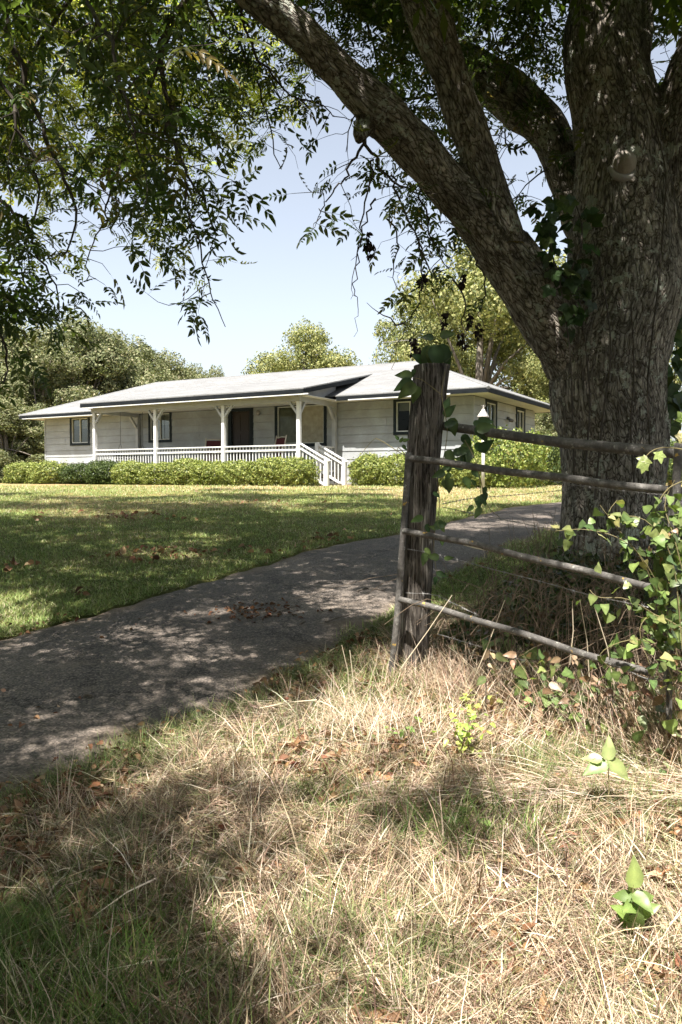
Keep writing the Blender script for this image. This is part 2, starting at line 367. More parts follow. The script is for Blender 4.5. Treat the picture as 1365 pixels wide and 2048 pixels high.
# lawn sheet: graded grid, fine near the camera
def graded(lo, hi, fine_lo, fine_hi, step):
    c = [fine_lo]; s = step
    while c[-1] > lo: s *= 1.12; c.append(c[-1] - s)
    c = c[::-1]; c += list(np.arange(fine_lo + step, fine_hi, step)); s = step
    while c[-1] < hi: s *= 1.12; c.append(c[-1] + s)
    return np.array(c)
gx = graded(-320, 320, -14, 14, .12); gy = graded(-60, 420, 0, 26, .12)
XX, YY = np.meshgrid(gx, gy); ins = in_drive(XX, YY); near = (np.abs(XX) < 25) & (YY > -8) & (YY < 30)
ZZ = G(XX, YY) + .006 * (vnoise(XX, YY, 4, 5) - .5) - np.where(near, .03 * smooth(-.10, .06, ins), 0)
V = np.stack([XX, YY, ZZ], -1).reshape(-1, 3); ny, nx = XX.shape
idx = np.arange(ny * nx).reshape(ny, nx)
F = np.stack([idx[:-1, :-1], idx[:-1, 1:], idx[1:, 1:], idx[1:, :-1]], -1).reshape(-1, 4)
def dryness(x, y):
    """0 green .. 1 straw coloured, a property of the turf itself"""
    x = np.asarray(x, float); y = np.asarray(y, float)
    s = (x + 1.51) * .868 - (y - 3.5) * .496
    verge = smooth(.05, .75, s + .5 * (vnoise(x, y, 1.7, 21) - .5)) * (1 - smooth(6.5, 8.5, y))
    verge *= .55 + .6 * smooth(.25, .6, vnoise(x, y, .9, 22)) * 1
    bl = smooth(.3, -.9, x + .5 * (vnoise(x, y, 2, 27) - .5)) * smooth(3.1, 2.3, y); verge *= 1 - .8 * bl
    lawn = .10 + .45 * smooth(.5, .75, vnoise(x, y, .5, 23)) + .25 * smooth(.5, .8, vnoise(x, y, 2.3, 24)) + .30 * smooth(16, 23, y) + .45 * smooth(-2.3, -3.4, x) * smooth(8.5, 6.5, y)
    return np.clip(np.where(s > 0, np.maximum(verge, .08 + .5 * smooth(12, 16, y)), lawn), 0, 1)
dr = dryness(V[:, 0], V[:, 1])[:, None]
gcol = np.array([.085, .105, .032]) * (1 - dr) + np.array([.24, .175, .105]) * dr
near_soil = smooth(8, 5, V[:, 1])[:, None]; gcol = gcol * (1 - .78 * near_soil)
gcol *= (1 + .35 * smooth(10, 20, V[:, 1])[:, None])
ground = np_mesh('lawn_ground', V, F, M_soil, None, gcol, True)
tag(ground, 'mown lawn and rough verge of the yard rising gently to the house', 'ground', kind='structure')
crown_ = .03 * (1 - (2 * ts - 1) ** 2)[None, :] - .004
Z = G(XY[..., 0], XY[..., 1]) + crown_ + .010 * (vnoise(XY[..., 0], XY[..., 1], 1.1, 31) - .5)
Z[:, 0] -= .03; Z[:, -1] -= .03
V = np.concatenate([XY, Z[..., None]], -1).reshape(-1, 3); idx = np.arange(NR * 24).reshape(NR, 24)
F = np.stack([idx[:-1, :-1], idx[1:, :-1], idx[1:, 1:], idx[:-1, 1:]], -1).reshape(-1, 4)
ed_ = np.minimum(ts, 1 - ts)[None, :] * 2.5 + .35 * (vnoise(XY[..., 0], XY[..., 1], 3.1, 33) - .5); ed_ = np.clip(1 - ed_ / .28, 0, 1).reshape(-1, 1)
drive = np_mesh('driveway', V, F[:, ::-1], M_asph, None, np.repeat(ed_, 3, 1), True)
tag(drive, 'worn grey asphalt driveway curving across the yard towards the house', 'driveway', kind='structure')

# ------------------------------------------------------------------ house
C0 = Vector((4.07, 24.45, 0)); HRZ = R(-30)
house = empty('ranch_house', C0, HRZ)
tag(house, 'long single storey grey house with hip roof and railed front porch', 'house')
HG = 1.33       # ground level at the house
XL, DEP, OV = -19.4, 6.6, .75
ZE, ZR, ZS = 4.26, 5.83, 4.10
lines = [1.10 + .273 * k for k in range(12)]
def wall_mb(length, openings, z_top, to3):
    mb = MB(); cuts = sorted(set([z for z in lines if z < z_top] + [z_top] + [z for o in openings for z in (o[2], o[3])]))
    for za, zb in zip(cuts[:-1], cuts[1:]):
        if zb - za < 1e-4: continue
        zc = (za + zb) / 2; base = max([z for z in lines if z <= zc + 1e-6]); top = base + .273
        segs = [(0.0, length)]
        for (a, b, c, d) in openings:
            if c < zc < d:
                n = []
                for s0, s1 in segs:
                    if b <= s0 or a >= s1: n.append((s0, s1)); continue
                    if a > s0: n.append((s0, a))
                    if b < s1: n.append((b, s1))
                segs = n
        off = lambda z: .018 * (1 - (z - base) / .273)
        za0 = za
        if abs(za - base) < 1e-6:
            za = min(za + .006, zb - .002)
            for s0, s1 in segs:
                mb.add([to3(s0, -.035, za0), to3(s1, -.035, za0), to3(s1, -.035, za), to3(s0, -.035, za)], [(0, 1, 2, 3)])
        for s0, s1 in segs:
            oa, ob = off(za), off(zb)
            vs = [to3(s0, oa, za), to3(s1, oa, za), to3(s1, ob, zb), to3(s0, ob, zb), to3(s0, -.12, za), to3(s1, -.12, za), to3(s1, -.12, zb), to3(s0, -.12, zb)]
            mb.add(vs, [(0, 1, 2, 3), (5, 4, 7, 6), (4, 5, 1, 0), (3, 2, 6, 7), (0, 3, 7, 4), (1, 5, 6, 2)])
    return mb
front_op = [(-17.76, -16.79, 3.04, 4.07, 'win'), (-13.32, -12.33, 3.06, 4.08, 'win'), (-9.33, -8.50, 1.70, 4.00, 'door'), (-7.29, -5.37, 2.77, 4.08, 'pic'), (-2.62, -1.66, 3.06, 4.03, 'win')]
side_op = [(1.18, 2.07, 3.08, 4.00, 'win'), (4.34, 5.20, 3.08, 3.99, 'win')]
S3 = lambda s, o, z: (XL + s, -o, z)
wf = wall_mb(-XL, [(a - XL, b - XL, c, d) for a, b, c, d, k in front_op], ZS, S3)
# a few butt joints between lap boards
for (x, z) in [(-3.55, 2.70), (-18.2, 2.97), (-2.9, 2.43), (-3.0, 3.24), (-15.6, 2.43), (-17.9, 3.25), (-10.9, 2.97), (-1.0, 2.7)]:
    wf.box(x, x + .035, -.021, -.012, z + .02, z + .262)
wall = wf.build('front_wall', M_siding, house)
wall_mb(DEP - .13, [(a, b, c, d) for a, b, c, d, k in side_op], ZS, lambda s, o, z: (o, s + .002, z)).build('side_wall', M_siding, house)
wall_mb(DEP - .13, [], ZS, lambda s, o, z: (XL - o, DEP - .128 - s, z)).build('side_wall', M_siding, house)
wall_mb(-XL, [], ZS, lambda s, o, z: (-s, DEP - .002 + o, z)).build('rear_wall', M_siding, house)
for (x, y) in ((0.004, -.004), (XL - .004, -.004)):
    MB().box(x - .03, x + .03, y - .03, y + .03, 1.2, ZS - .01).build('corner_board', M_siding, house)
MB().box(XL + .15, -.15, .14, DEP - .3, 1.25, 1.60).build('room_floor', M_dark, house)
MB().box(XL + .15, -.15, 2.6, 2.66, 1.62, ZS - .03).build('inner_wall', M_dark, house)

def casing(mb_add, rot, a, b, c, d, w=.10, proud=.036):
    """rot maps (s, out, z) to local coords"""
    mb = MB()
    def bx(s0, s1, z0, z1, o0, o1):
        vs = [rot(s, o, z) for z in (z0, z1) for (s, o) in ((s0, o0), (s1, o0), (s1, o1), (s0, o1))]
        mb.add(vs, [(0, 3, 2, 1), (4, 5, 6, 7), (0, 1, 5, 4), (1, 2, 6, 5), (2, 3, 7, 6), (3, 0, 4, 7)])
    bx(a - w, a, c, d, -.1, proud); bx(b, b + w, c, d, -.1, proud)
    bx(a - w, b + w, d, d + w, -.1, proud + .002); bx(a - w, b + w, c - w, c, -.1, proud + .002)
    return mb
def quadbox(mb, rot, s0, s1, z0, z1, o0, o1):
    vs = [rot(s, o, z) for z in (z0, z1) for (s, o) in ((s0, o0), (s1, o0), (s1, o1), (s0, o1))]
    mb.add(vs, [(0, 3, 2, 1), (4, 5, 6, 7), (0, 1, 5, 4), (1, 2, 6, 5), (2, 3, 7, 6), (3, 0, 4, 7)])
FR = lambda s, o, z: (s, -o, z)
SR = lambda s, o, z: (o, s, z)
for (ops, rot) in ((front_op, FR), (side_op, SR)):
    for (a, b, c, d, kind) in ops:
        if kind == 'door':
            mb = MB(); w = .15
            quadbox(mb, rot, a - w, a, c, d + w, -.1, .035); quadbox(mb, rot, b, b + w, c, d + w, -.1, .035); quadbox(mb, rot, a, b, d, d + w, -.1, .037)
            o = mb.build('door', M_slate, house)
            lf = MB(); quadbox(lf, rot, a, b, c, d, -.09, -.04)
            for i in range(2):
                for j in range(3):
                    s0 = a + .08 + i * .37; z0 = c + .16 + j * .72
                    quadbox(lf, rot, s0, s0 + .29, z0, z0 + .58, -.04, -.028)
            lf.build('door_leaf', M_door, o)
            kn = MB(); p = rot(a + .07, .0, c + 1.0); kn.tube([rot(a + .07, -.04, c + 1.0), p], .012, 8); kn.tube([p, rot(a + .07, .03, c + 1.0)], .026, 10); kn.build('door_knob', M_iron, o)
            continue
        win = casing(None, rot, a, b, c, d, .10 if kind == 'win' else .11).build('window', M_slate, house)
        fr = MB(); t = .032
        quadbox(fr, rot, a, a + t, c, d, -.07, .01); quadbox(fr, rot, b - t, b, c, d, -.07, .01)
        quadbox(fr, rot, a + t, b - t, d - t, d, -.07, .012); quadbox(fr, rot, a + t, b - t, c, c + t, -.07, .012)
        m = (a + b) / 2
        quadbox(fr, rot, m - t / 2, m + t / 2, c + t, d - t, -.065, .006)
        fr.build('frame', M_alu, win)
        gl = MB(); quadbox(gl, rot, a + t, m - t / 2, c + t, d - t, -.045, -.040); quadbox(gl, rot, m + t / 2, b - t, c + t, d - t, -.045, -.040)
        gl.build('pane', M_glass, win)
        if kind == 'pic':
            sc = MB(); quadbox(sc, rot, a + t + .01, m - .02, c + t, d - t, -.085, -.075); quadbox(sc, rot, m + .02, b - t - .01, c + t, d - t, -.030, -.024); sc.build('screen', M_screen, win)
        else:
            bl = MB(); hh = .42 if rot is FR else 0.0
            if rot is FR:
                quadbox(bl, rot, m + .0, b - t, d - hh * (d - c), d - t, -.10, -.095)
                quadbox(bl, rot, a + t, m, d - .30 * (d - c), d - t, -.12, -.115)
                bl.build('window_shade', M_blind, win)
            else:
                for k in range(7):
                    s0 = a + t + .42 * (b - a) + k * .06
                    if s0 + .05 < b - t: quadbox(bl, rot, s0, s0 + .05, c + t, d - t, -.14 - .01 * (k % 2), -.12 - .01 * (k % 2))
                bl.build('curtain', M_blind, win)

# roof: hip shell with thickness, fascia, soffit, porch extension
x0, x1, y0, y1 = XL - OV, OV, -OV, DEP + OV
ra, rb, ry = XL + 3.3, -3.3, DEP / 2
rf = MB(); 
top = [(x0, y0, ZE), (x1, y0, ZE), (x1, y1, ZE), (x0, y1, ZE), (ra, ry, ZR), (rb, ry, ZR)]
bot = [(x, y, z - .03) for x, y, z in top]
rf.add(top + bot, [(0, 1, 5, 4), (1, 2, 5), (2, 3, 4, 5), (3, 0, 4), (6, 10, 11, 7), (7, 11, 8), (8, 11, 10, 9), (9, 10, 6), (0, 6, 7, 1), (1, 7, 8, 2), (2, 8, 9, 3), (3, 9, 6, 0)])
roof = rf.build('roof', M_shingle, house)
# ridge and hip caps
rc = MB()
for p, q in (((ra, ry, ZR), (rb, ry, ZR)), ((x0, y0, ZE), (ra, ry, ZR)), ((x1, y0, ZE), (rb, ry, ZR)), ((x1, y1, ZE), (rb, ry, ZR)), ((x0, y1, ZE), (ra, ry, ZR))):
    rc.tube([Vector(p) + Vector((0, 0, -.035)), Vector(q) + Vector((0, 0, -.035))], .055, 8)
rc.build('ridge_cap', M_shingle, roof)
fa = MB(); t = .03; zb = ZE - .165
fa.box(x0, -14.22, y0 - .002, y0 + t, zb, ZE - .032); fa.box(-4.45, x1, y0 - .002, y0 + t, zb, ZE - .032)
fa.box(x0, x1, y1 - t, y1 + .002, zb, ZE - .032)
fa.box(x1 - t, x1 + .002, y0 + t, y1 - t, zb, ZE - .032); fa.box(x0 - .002, x0 + t, y0 + t, y1 - t, zb, ZE - .032)
fa.build('fascia', M_fascia, roof)
for (a_, b_, c_) in ((-4.0, -1.9, .022), (-1.88, -.45, .030), (x0 + .2, -14.3, .012)):
    MB().box(a_, b_, y0 - .012, y0 - .003, zb - .012, zb + c_).build('drip_edge', M_white, roof)
so = MB(); so.box(x0 + t, x1 - t, y0 + t, -.022, ZS + .012, ZS + .03); so.box(x0 + t, x1 - t, DEP + .02, y1 - t, ZS + .012, ZS + .03)
so.box(.022, x1 - t, -.022, DEP + .02, ZS + .012, ZS + .03); so.box(x0 + t, XL - .022, -.022, DEP + .02, ZS + .012, ZS + .03)
so.build('soffit', M_soffit, roof)
MB().box(XL + .05, -.05, .02, DEP - .05, ZS + .002, ZS + .010).build('ceiling', M_dark, house)
# porch roof plane
px0, px1, pyf, pzf, pyb = -14.22, -4.46, -2.72, 4.325, 1.83
pzb = ZE + (ZR - ZE) / (ry - y0) * (pyb - y0) + .012
pr = MB(); pr.add([(px0, pyf, pzf), (px1, pyf, pzf), (px1, pyb, pzb), (px0, pyb, pzb), (px0, pyf, pzf - .035), (px1, pyf, pzf - .035), (px1, pyb, pzb - .045), (px0, pyb, pzb - .045)],
       [(0, 1, 2, 3), (7, 6, 5, 4), (4, 5, 1, 0), (5, 6, 2, 1), (6, 7, 3, 2), (7, 4, 0, 3)])
pr.build('porch_roof', M_shingle, roof)
slope = (pzb - pzf) / (pyb - pyf)
pf = MB(); pf.box(px0, px1, pyf - .002, pyf + .03, pzf - .165, pzf - .036)
for x in (px1 - .03, px0):
    a = (x, pyf + .03); e = .8 if x > -10 else -.4
    yy = [pyf + .03, e]
    vs = [(x, yy[0], pzf - .165 + 0), (x + .032, yy[0], pzf - .165), (x + .032, yy[1], pzf - .04 + slope * (yy[1] - pyf) - .14), (x, yy[1], pzf - .04 + slope * (yy[1] - pyf) - .14),
          (x, yy[0], pzf - .036 + slope * .03), (x + .032, yy[0], pzf - .036 + slope * .03), (x + .032, yy[1], pzf - .04 + slope * (yy[1] - pyf)), (x, yy[1], pzf - .04 + slope * (yy[1] - pyf))]
    pf.add(vs, [(0, 3, 2, 1), (4, 5, 6, 7), (0, 1, 5, 4), (1, 2, 6, 5), (2, 3, 7, 6), (3, 0, 4, 7)])
pf.build('porch_fascia', M_fascia, roof)
MB().box(px0 + .02, px1 + .16, pyf + .004, pyf + .055, pzf - .205, pzf - .168).build('porch_drip_edge', M_white, roof)
MB().box(px0 + .05, px1 - .05, -2.38, -.03, 4.125, 4.14).build('porch_ceiling', M_soffit, roof)
# gable infill between the porch beam and the sloping roof, right and left
for x in (-4.905, -13.96):
    gz = lambda y: pzf - .05 + slope * (y - pyf)
    MB().add([(x, -2.36, 4.13), (x + .02, -2.36, 4.13), (x + .02, -.03, 4.13), (x, -.03, 4.13), (x, -2.36, gz(-2.36)), (x + .02, -2.36, gz(-2.36)), (x + .02, -.03, gz(-.03)), (x, -.03, gz(-.03))],
             [(0, 3, 2, 1), (4, 5, 6, 7), (0, 1, 5, 4), (1, 2, 6, 5), (2, 3, 7, 6), (3, 0, 4, 7)]).build('gable_infill', M_trimgrey, house)
vd = MB(); vd.lathe([(.28, 0), (.28, .05), (.38, .07), (.36, .16), (.26, .24), (.1, .28), (.01, .285)], 20, (-9.6, ry + .5, ZR - .22)); vd.build('roof_vent', M_white, roof, True)
# tv antenna
an = MB(); ax = -3.75; ay = ry + .2
an.tube([(ax, ay, ZR - .1), (ax, ay, ZR + .85)], .012, 6)
an.beam((ax - 1.0, ay - .2, ZR + .80), (ax + .25, ay + .05, ZR + .84), .014, .014)
for k in range(8):
    q = Vector((ax - 1.0, ay - .2, ZR + .80)).lerp(Vector((ax + .25, ay + .05, ZR + .84)), k / 7); l = .17 + .02 * k
    an.beam(q + Vector((.1 * l, -l, 0)), q + Vector((-.1 * l, l, 0)), .008, .008)
    an.beam(q, q - Vector((0, 0, .10)), .006, .006)
an.build('roof_antenna', M_lampmetal, house)

# porch: floor, posts, beams, railings, stairs
MB().box(-14.04, -4.80, -2.38, -.03, 1.60, 1.68).build('porch_floor', M_porchfloor, house)
MB().box(-14.0, -4.85, -2.30, -2.26, HG - .05, 1.60).build('porch_skirt', M_white, house)
bm_ = MB(); bm_.box(-14.04, -4.83, -2.37, -2.23, 3.97, 4.122); bm_.build('porch_beam', M_trimgrey, house)
for x in (-4.90, -13.97):
    MB().box(x - .07, x + .07, -2.22, -.04, 3.965, 4.120).build('porch_beam', M_trimgrey, house)
POSTX = [-13.92, -10.90, -7.88, -4.90]
for i, x in enumerate(POSTX):
    p = MB().box(x - .06, x + .06, -2.36, -2.24, HG - .08, 3.968).build('porch_post', M_white, house, bevel=.006)
    br = MB()
    for sg in (-1, 1):
        if (i == 0 and sg < 0) or (i == 3 and sg > 0): continue
        br.beam((x + sg * .06, -2.30, 3.60), (x + sg * .36, -2.30, 3.985), .07, .085, (0, 1, 0))
    if i in (0, 3): br.beam((x, -2.24, 3.60), (x, -1.95, 3.985), .07, .085, (1, 0, 0))
    br.build('brace', M_trimgrey, p)
for x in (-4.90, -13.92):
    p = MB().box(x - .065, x + .065, -.16, -.035, 1.3, 3.968).build('porch_post', M_trimgrey, house)
    MB().beam((x, -.16, 3.55), (x, -.52, 3.985), .07, .085, (1, 0, 0)).build('brace', M_trimgrey, p)
def railing(p0, p1, z0a, z0b, ztop=.92, spacing=.125, name='porch_railing'):
    mb = MB(); p0, p1 = Vector(p0), Vector(p1); L_ = (p1 - p0).length
    a = Vector((p0.x, p0.y, z0a)); b = Vector((p1.x, p1.y, z0b)); U = Vector((0, 0, 1))
    mb.beam(a + U * ztop, b + U * ztop, .09, .04); mb.beam(a + U * (ztop - .15), b + U * (ztop - .15), .035, .06); mb.beam(a + U * .12, b + U * .12, .035, .07)
    n = max(2, int(L_ / spacing)); side = (b - a).cross(U).normalized() * .034
    for k in range(n):
        q = a.lerp(b, (k + .5) / n) + side * -1
        mb.beam(q + U * .08, q + U * (ztop - .02), .036, .030, (p1 - p0).normalized())
    return mb.build(name, M_white, house)
for i in range(3): railing((POSTX[i] + .07, -2.30, 0), (POSTX[i + 1] - .07, -2.30, 0), 1.68, 1.68)
railing((-13.92, -2.22, 0), (-13.92, -.17, 0), 1.68, 1.68)
railing((-4.90, -1.13, 0), (-4.90, -.17, 0), 1.68, 1.68)
MB().box(-4.96, -4.84, -1.26, -1.14, 1.3, 2.72).build('newel_post', M_white, house, bevel=.006)
for y in (-2.30, -1.20):
    ra_ = railing((-4.83, y, 0), (-3.93, y, 0), 1.70, 1.22, .94, .125, 'stair_railing')
    MB().box(-3.94, -3.82, y - .06, y + .06, HG - .1, 2.17).build('newel_post', M_white, house, bevel=.006)
    MB().beam((-3.98, y, 2.20), (-3.76, y, 2.08), .11, .035).build('handrail_end', M_white, house)
for k in range(3):
    MB().box(-4.83 + k * .29, -4.83 + (k + 1) * .29 + .03, -2.22, -1.28, HG - .05 - .01 * k, 1.60 - k * .085 - .04).build('porch_step', M_porchfloor, house)
# wall lights
def wall_light(name, loc, rot=0):
    o = MB(); x, y, z = loc
    o.lathe([(.05, 0), (.05, .02)], 14, (x, y - .02, z)); o.lathe([(.045, .0), (.085, .04), (.085, .12), (.05, .17), (.01, .175)], 14, (x, y - .10, z - .12))
    return o.build(name, M_lampmetal, house, True)
wall_light('wall_light', (-8.06, -.02, 3.93))
sl = MB(); sl.tube([(.0, 3.25, 3.62), (.10, 3.25, 3.62)], .05, 10); sl.tube([(.08, 3.25, 3.60), (.17, 3.13, 3.53)], [.035, .06], 10); sl.tube([(.08, 3.25, 3.60), (.17, 3.38, 3.53)], [.035, .06], 10)
sl.build('flood_light', M_iron, house, True)
hc = MB(); hc.box(.03, .05, .3, .42, 2.2, 2.6)
HM = Matrix.Translation(C0) @ Matrix.Rotation(HRZ, 4, 'Z')
def hw(x, y, z): return HM @ Vector((x, y, z))

# rocking chairs and swing on the porch
def rocking_chair(loc, rz, label):
    r = empty('rocking_chair', loc, HRZ + rz); tag(r, label, 'chair', 'rocking chairs on the porch')
    for s in (-.27, .27):
        MB().tube([(s, -.42, .10), (s, -.2, .04), (s, 0, .03), (s, .25, .05), (s, .50, .12)], .018, 6).build('rocker', M_chairwood, r)
        MB().tube([(s, -.22, .05), (s, -.24, .64)], .022, 8).build('front_leg', M_chairwood, r)
        MB().tube([(s, .22, .06), (s, .20, .45), (s * .96, .36, 1.14)], [.022, .024, .018], 8).build('back_leg', M_chairwood, r)
        MB().box(s - .045, s + .045, -.30, .27, .64, .665).build('arm', M_chairwood, r, bevel=.008)
    MB().add([(-.25, -.24, .42), (.25, -.24, .42), (.25, .20, .37), (-.25, .20, .37), (-.25, -.24, .46), (.25, -.24, .46), (.25, .20, .41), (-.25, .20, .41)],
             [(0, 3, 2, 1), (4, 5, 6, 7), (0, 1, 5, 4), (1, 2, 6, 5), (2, 3, 7, 6), (3, 0, 4, 7)]).build('seat', M_maroon, r)
    MB().add([(-.245, .215, .46), (.245, .215, .46), (.235, .35, 1.06), (-.235, .35, 1.06), (-.245, .245, .46), (.245, .245, .46), (.235, .38, 1.06), (-.235, .38, 1.06)],
             [(0, 1, 2, 3), (5, 4, 7, 6), (4, 5, 1, 0), (5, 6, 2, 1), (6, 7, 3, 2), (7, 4, 0, 3)]).build('backrest', M_maroon, r)
    MB().tube([(-.26, .355, 1.08), (0, .37, 1.10), (.26, .355, 1.08)], .015, 8).build('top_rail', M_chairwood, r)
    for z, y in ((.18, -.22), (.18, .21)): MB().tube([(-.27, y, z), (.27, y, z)], .012, 6).build('stretcher', M_chairwood, r)
    r.scale = (1.14, 1.14, 1.16)
    return r
rocking_chair(hw(-9.35, -1.25, 1.68), R(18), 'white framed rocking chair with maroon back left of the dark front door')
rocking_chair(hw(-6.55, -1.45, 1.68), R(-22), 'white framed rocking chair with maroon back in front of the large window')
sw = empty('porch_swing', hw(-13.2, -1.15, 2.12), HRZ); tag(sw, 'dark wooden bench swing hanging on chains at the left end of the porch', 'swing')
s1 = MB(); [s1.box(-.25 + k * .085, -.18 + k * .085, -.62, .62, .0, .022) for k in range(6)]; s1.build('seat', M_darkwood, sw)
s2 = MB(); [s2.box(-.28 - .012 * k, -.255 - .012 * k, -.60, .60, .05 + k * .10, .13 + k * .10) for k in range(4)]; s2.build('backrest', M_darkwood, sw)
for y in (-.58, .58):
    s3 = MB(); s3.tube([(-.27, y, .25), (0, y, .75)], .008, 5); s3.tube([(.24, y, .0), (0, y, .75)], .008, 5); s3.tube([(0, y, .75), (0, y, 2.0)], .009, 5); s3.build('chain', M_iron, sw)
    MB().box(-.26, .25, y - .03, y + .03, .20, .222).build('arm', M_darkwood, sw)

# lamp post on the lawn
LP = at(966, 985, 19.5); LP.z = g1(LP.x, LP.y) - .03
lp = empty('lamp_post', LP, R(20)); tag(lp, 'white lamp post with old lantern and bird finial on the front lawn', 'lamp post')
MB().tube([(0, 0, 0), (.012, 0, 1.66)], .042, 14).build('pole', M_white, lp, True)
ln = MB(); ln.lathe([(.05, 1.64), (.055, 1.68), (.075, 1.70)], 4); ln.build('lantern_base', M_lampmetal, lp)
lg = MB(); lg.lathe([(.072, 1.70), (.118, 1.90)], 4); lg.build('lantern_glass', rough_mat('smoked_lantern_glass', (.05, .05, .045), (.12, .12, .10), 20, .25), lp)
lb = MB(); lb.lathe([(.018, 1.70), (.022, 1.78), (.012, 1.84)], 8); lb.build('bulb', M_blind, lp)
fr_ = MB()
for k in range(4):
    a = R(90 * k); fr_.beam((.073 * math.cos(a), .073 * math.sin(a), 1.70), (.120 * math.cos(a), .120 * math.sin(a), 1.90), .014, .014)
fr_.build('lantern_frame', M_iron, lp)
lc = MB(); lc.lathe([(.165, 1.90), (.165, 1.915), (.10, 2.01), (.065, 2.045), (.07, 2.06), (.03, 2.10), (.012, 2.11)], 4); lc.build('lantern_cap', M_lampmetal, lp)
fi = MB(); fi.lathe([(.012, 2.10), (.022, 2.13), (.012, 2.155), (.016, 2.17), (.004, 2.2)], 8)
fi.add([(0, 0, 2.15), (-.07, 0, 2.20), (-.045, 0, 2.165), (0, .012, 2.14)], [(0, 1, 2, 3), (3, 2, 1, 0)]); fi.add([(0, 0, 2.15), (.07, 0, 2.20), (.045, 0, 2.165), (0, .012, 2.14)], [(0, 1, 2, 3), (3, 2, 1, 0)])
fi.build('finial', M_lampmetal, lp)

# ------------------------------------------------------------------ foliage builders
def frames(D, up=None):
    """rotation matrices (n,3,3) whose columns are D, side, normal; random roll unless up hints the normal"""
    D = D / np.linalg.norm(D, axis=1)[:, None]; n = len(D)
    U = rng.normal(size=(n, 3)) if up is None else up
    S = np.cross(U, D); S /= np.maximum(np.linalg.norm(S, axis=1), 1e-6)[:, None]; Nn = np.cross(D, S)
    return np.stack([D, S, Nn], -1)
def scatter(template, P, Rm, S):
    TV, TF = template; n = len(P)
    V = np.einsum('nij,vj->nvi', Rm * S[:, None, None], TV) + P[:, None, :]
    F = (TF[None] + (np.arange(n) * len(TV))[:, None, None]).reshape(-1, TF.shape[1])
    return V.reshape(-1, 3), F
def leaflet(w=.26, fold=.06, bend=.1):
    V = [(0, 0, 0), (.32, w * .95, fold), (.7, w * .72, fold - bend * .5), (1, 0, -bend * 1.6), (.7, -w * .72, fold - bend * .5), (.32, -w * .95, fold)]
    return np.array(V, float), np.array([(0, 1, 2, 3), (0, 3, 4, 5)])
def compound(pairs=5, llen=.38, w=.16, sweep=55, droop=.12, simple=False):
    Vs, Fs, b = [], [], 0; lv, lf = leaflet(w)
    if simple: lv = np.array([(0, 0, 0), (.5, w, 0), (1, 0, -.1), (.5, -w, 0)]); lf = np.array([(0, 1, 2, 3)])
    items = []
    for k in range(pairs):
        t = .22 + .68 * k / max(1, pairs - 1)
        for sg in (-1, 1): items.append((t, sg * R(sweep + 8 * math.sin(k * 2.1 + sg)), .85 + .25 * math.sin(1.3 * k + 1)))
    items.append((1.0, 0.0, 1.1))
    for t, a, s in items:
        c, s_ = math.cos(a), math.sin(a); v = lv * llen * s
        x = v[:, 0] * c - v[:, 1] * s_ + t; y = v[:, 0] * s_ + v[:, 1] * c; z = v[:, 2] - droop * (x ** 2) - .12 * np.abs(y) ** 1.4 
        Vs.append(np.stack([x, y, z], 1)); Fs.append(lf + b); b += len(lv)
    # rachis
    rv = []; 
    for t in (0, .35, .7, 1.0): rv += [(t, .008, -droop * t * t), (t, -.008, -droop * t * t)]
    Vs.append(np.array(rv)); Fs.append(np.array([(0, 1, 3, 2), (2, 3, 5, 4), (4, 5, 7, 6)]) + b)
    return np.concatenate(Vs), np.concatenate(Fs)
T_pecan = [compound(4, .36, .21, 55, .1), compound(3, .42, .22, 48, .2), compound(4, .34, .20, 62, .25)]
T_simple = [compound(4, .40, .17, 52, .3, True)]
T_leaf = leaflet(.3)
def blade(segs=3, bend=.5):
    V = []; 
    for i in range(segs + 1):
        t = i / segs; w = (1 - t) ** .7 * .5 + (.04 if i < segs else .0); V += [(t, w, -bend * t * t), (t, -w, -bend * t * t)]
    return np.array(V), np.array([(2 * i, 2 * i + 1, 2 * i + 3, 2 * i + 2) for i in range(segs)])

def rep(c, k): return np.repeat(c, k, axis=0)
def tints(n, cols, weights, var=.12):
    c = np.array(cols)[rng.choice(len(cols), n, p=np.array(weights) / sum(weights))]
    return c * (1 + var * rng.normal(size=(n, 1))).clip(.4, 1.8) * (1 + .05 * rng.normal(size=(n, 3)))

# foliage mask of the canopy as it hangs into the view, 65 px cells from the top
FM = ["888887787688888796436005", "888898775588887675600045", "888898877538886538666678", "887888776534446665500005", "888887665114466655500004",
      "668565433133755444000004", "565365420333442222000003", "555256500102255221000003", "554245420010344100000003", "552013300001221000000003",
      "430000200001100000000003", "300000000000000000000004"]
FMg = np.array([[int(c) for c in r[:21]] for r in FM], float)
def fmask(px, py):
    r = np.clip(np.asarray(py) / 65 - .5, 0, 11.0); c = np.clip(np.asarray(px) / 65 - .5, 0, 20.0)
    i, j = np.floor(r).astype(int), np.floor(c).astype(int); i2, j2 = np.minimum(i + 1, 11), np.minimum(j + 1, 20); fr, fc = r - i, c - j
    m = (FMg[i, j] * (1 - fc) + FMg[i, j2] * fc) * (1 - fr) + (FMg[i2, j] * (1 - fc) + FMg[i2, j2] * fc) * fr
    m = np.where(np.asarray(py) > 790, 0, m)
    return np.where((np.asarray(py) < -10) | (np.asarray(px) < -20) | (np.asarray(px) > 1385), 9, m)

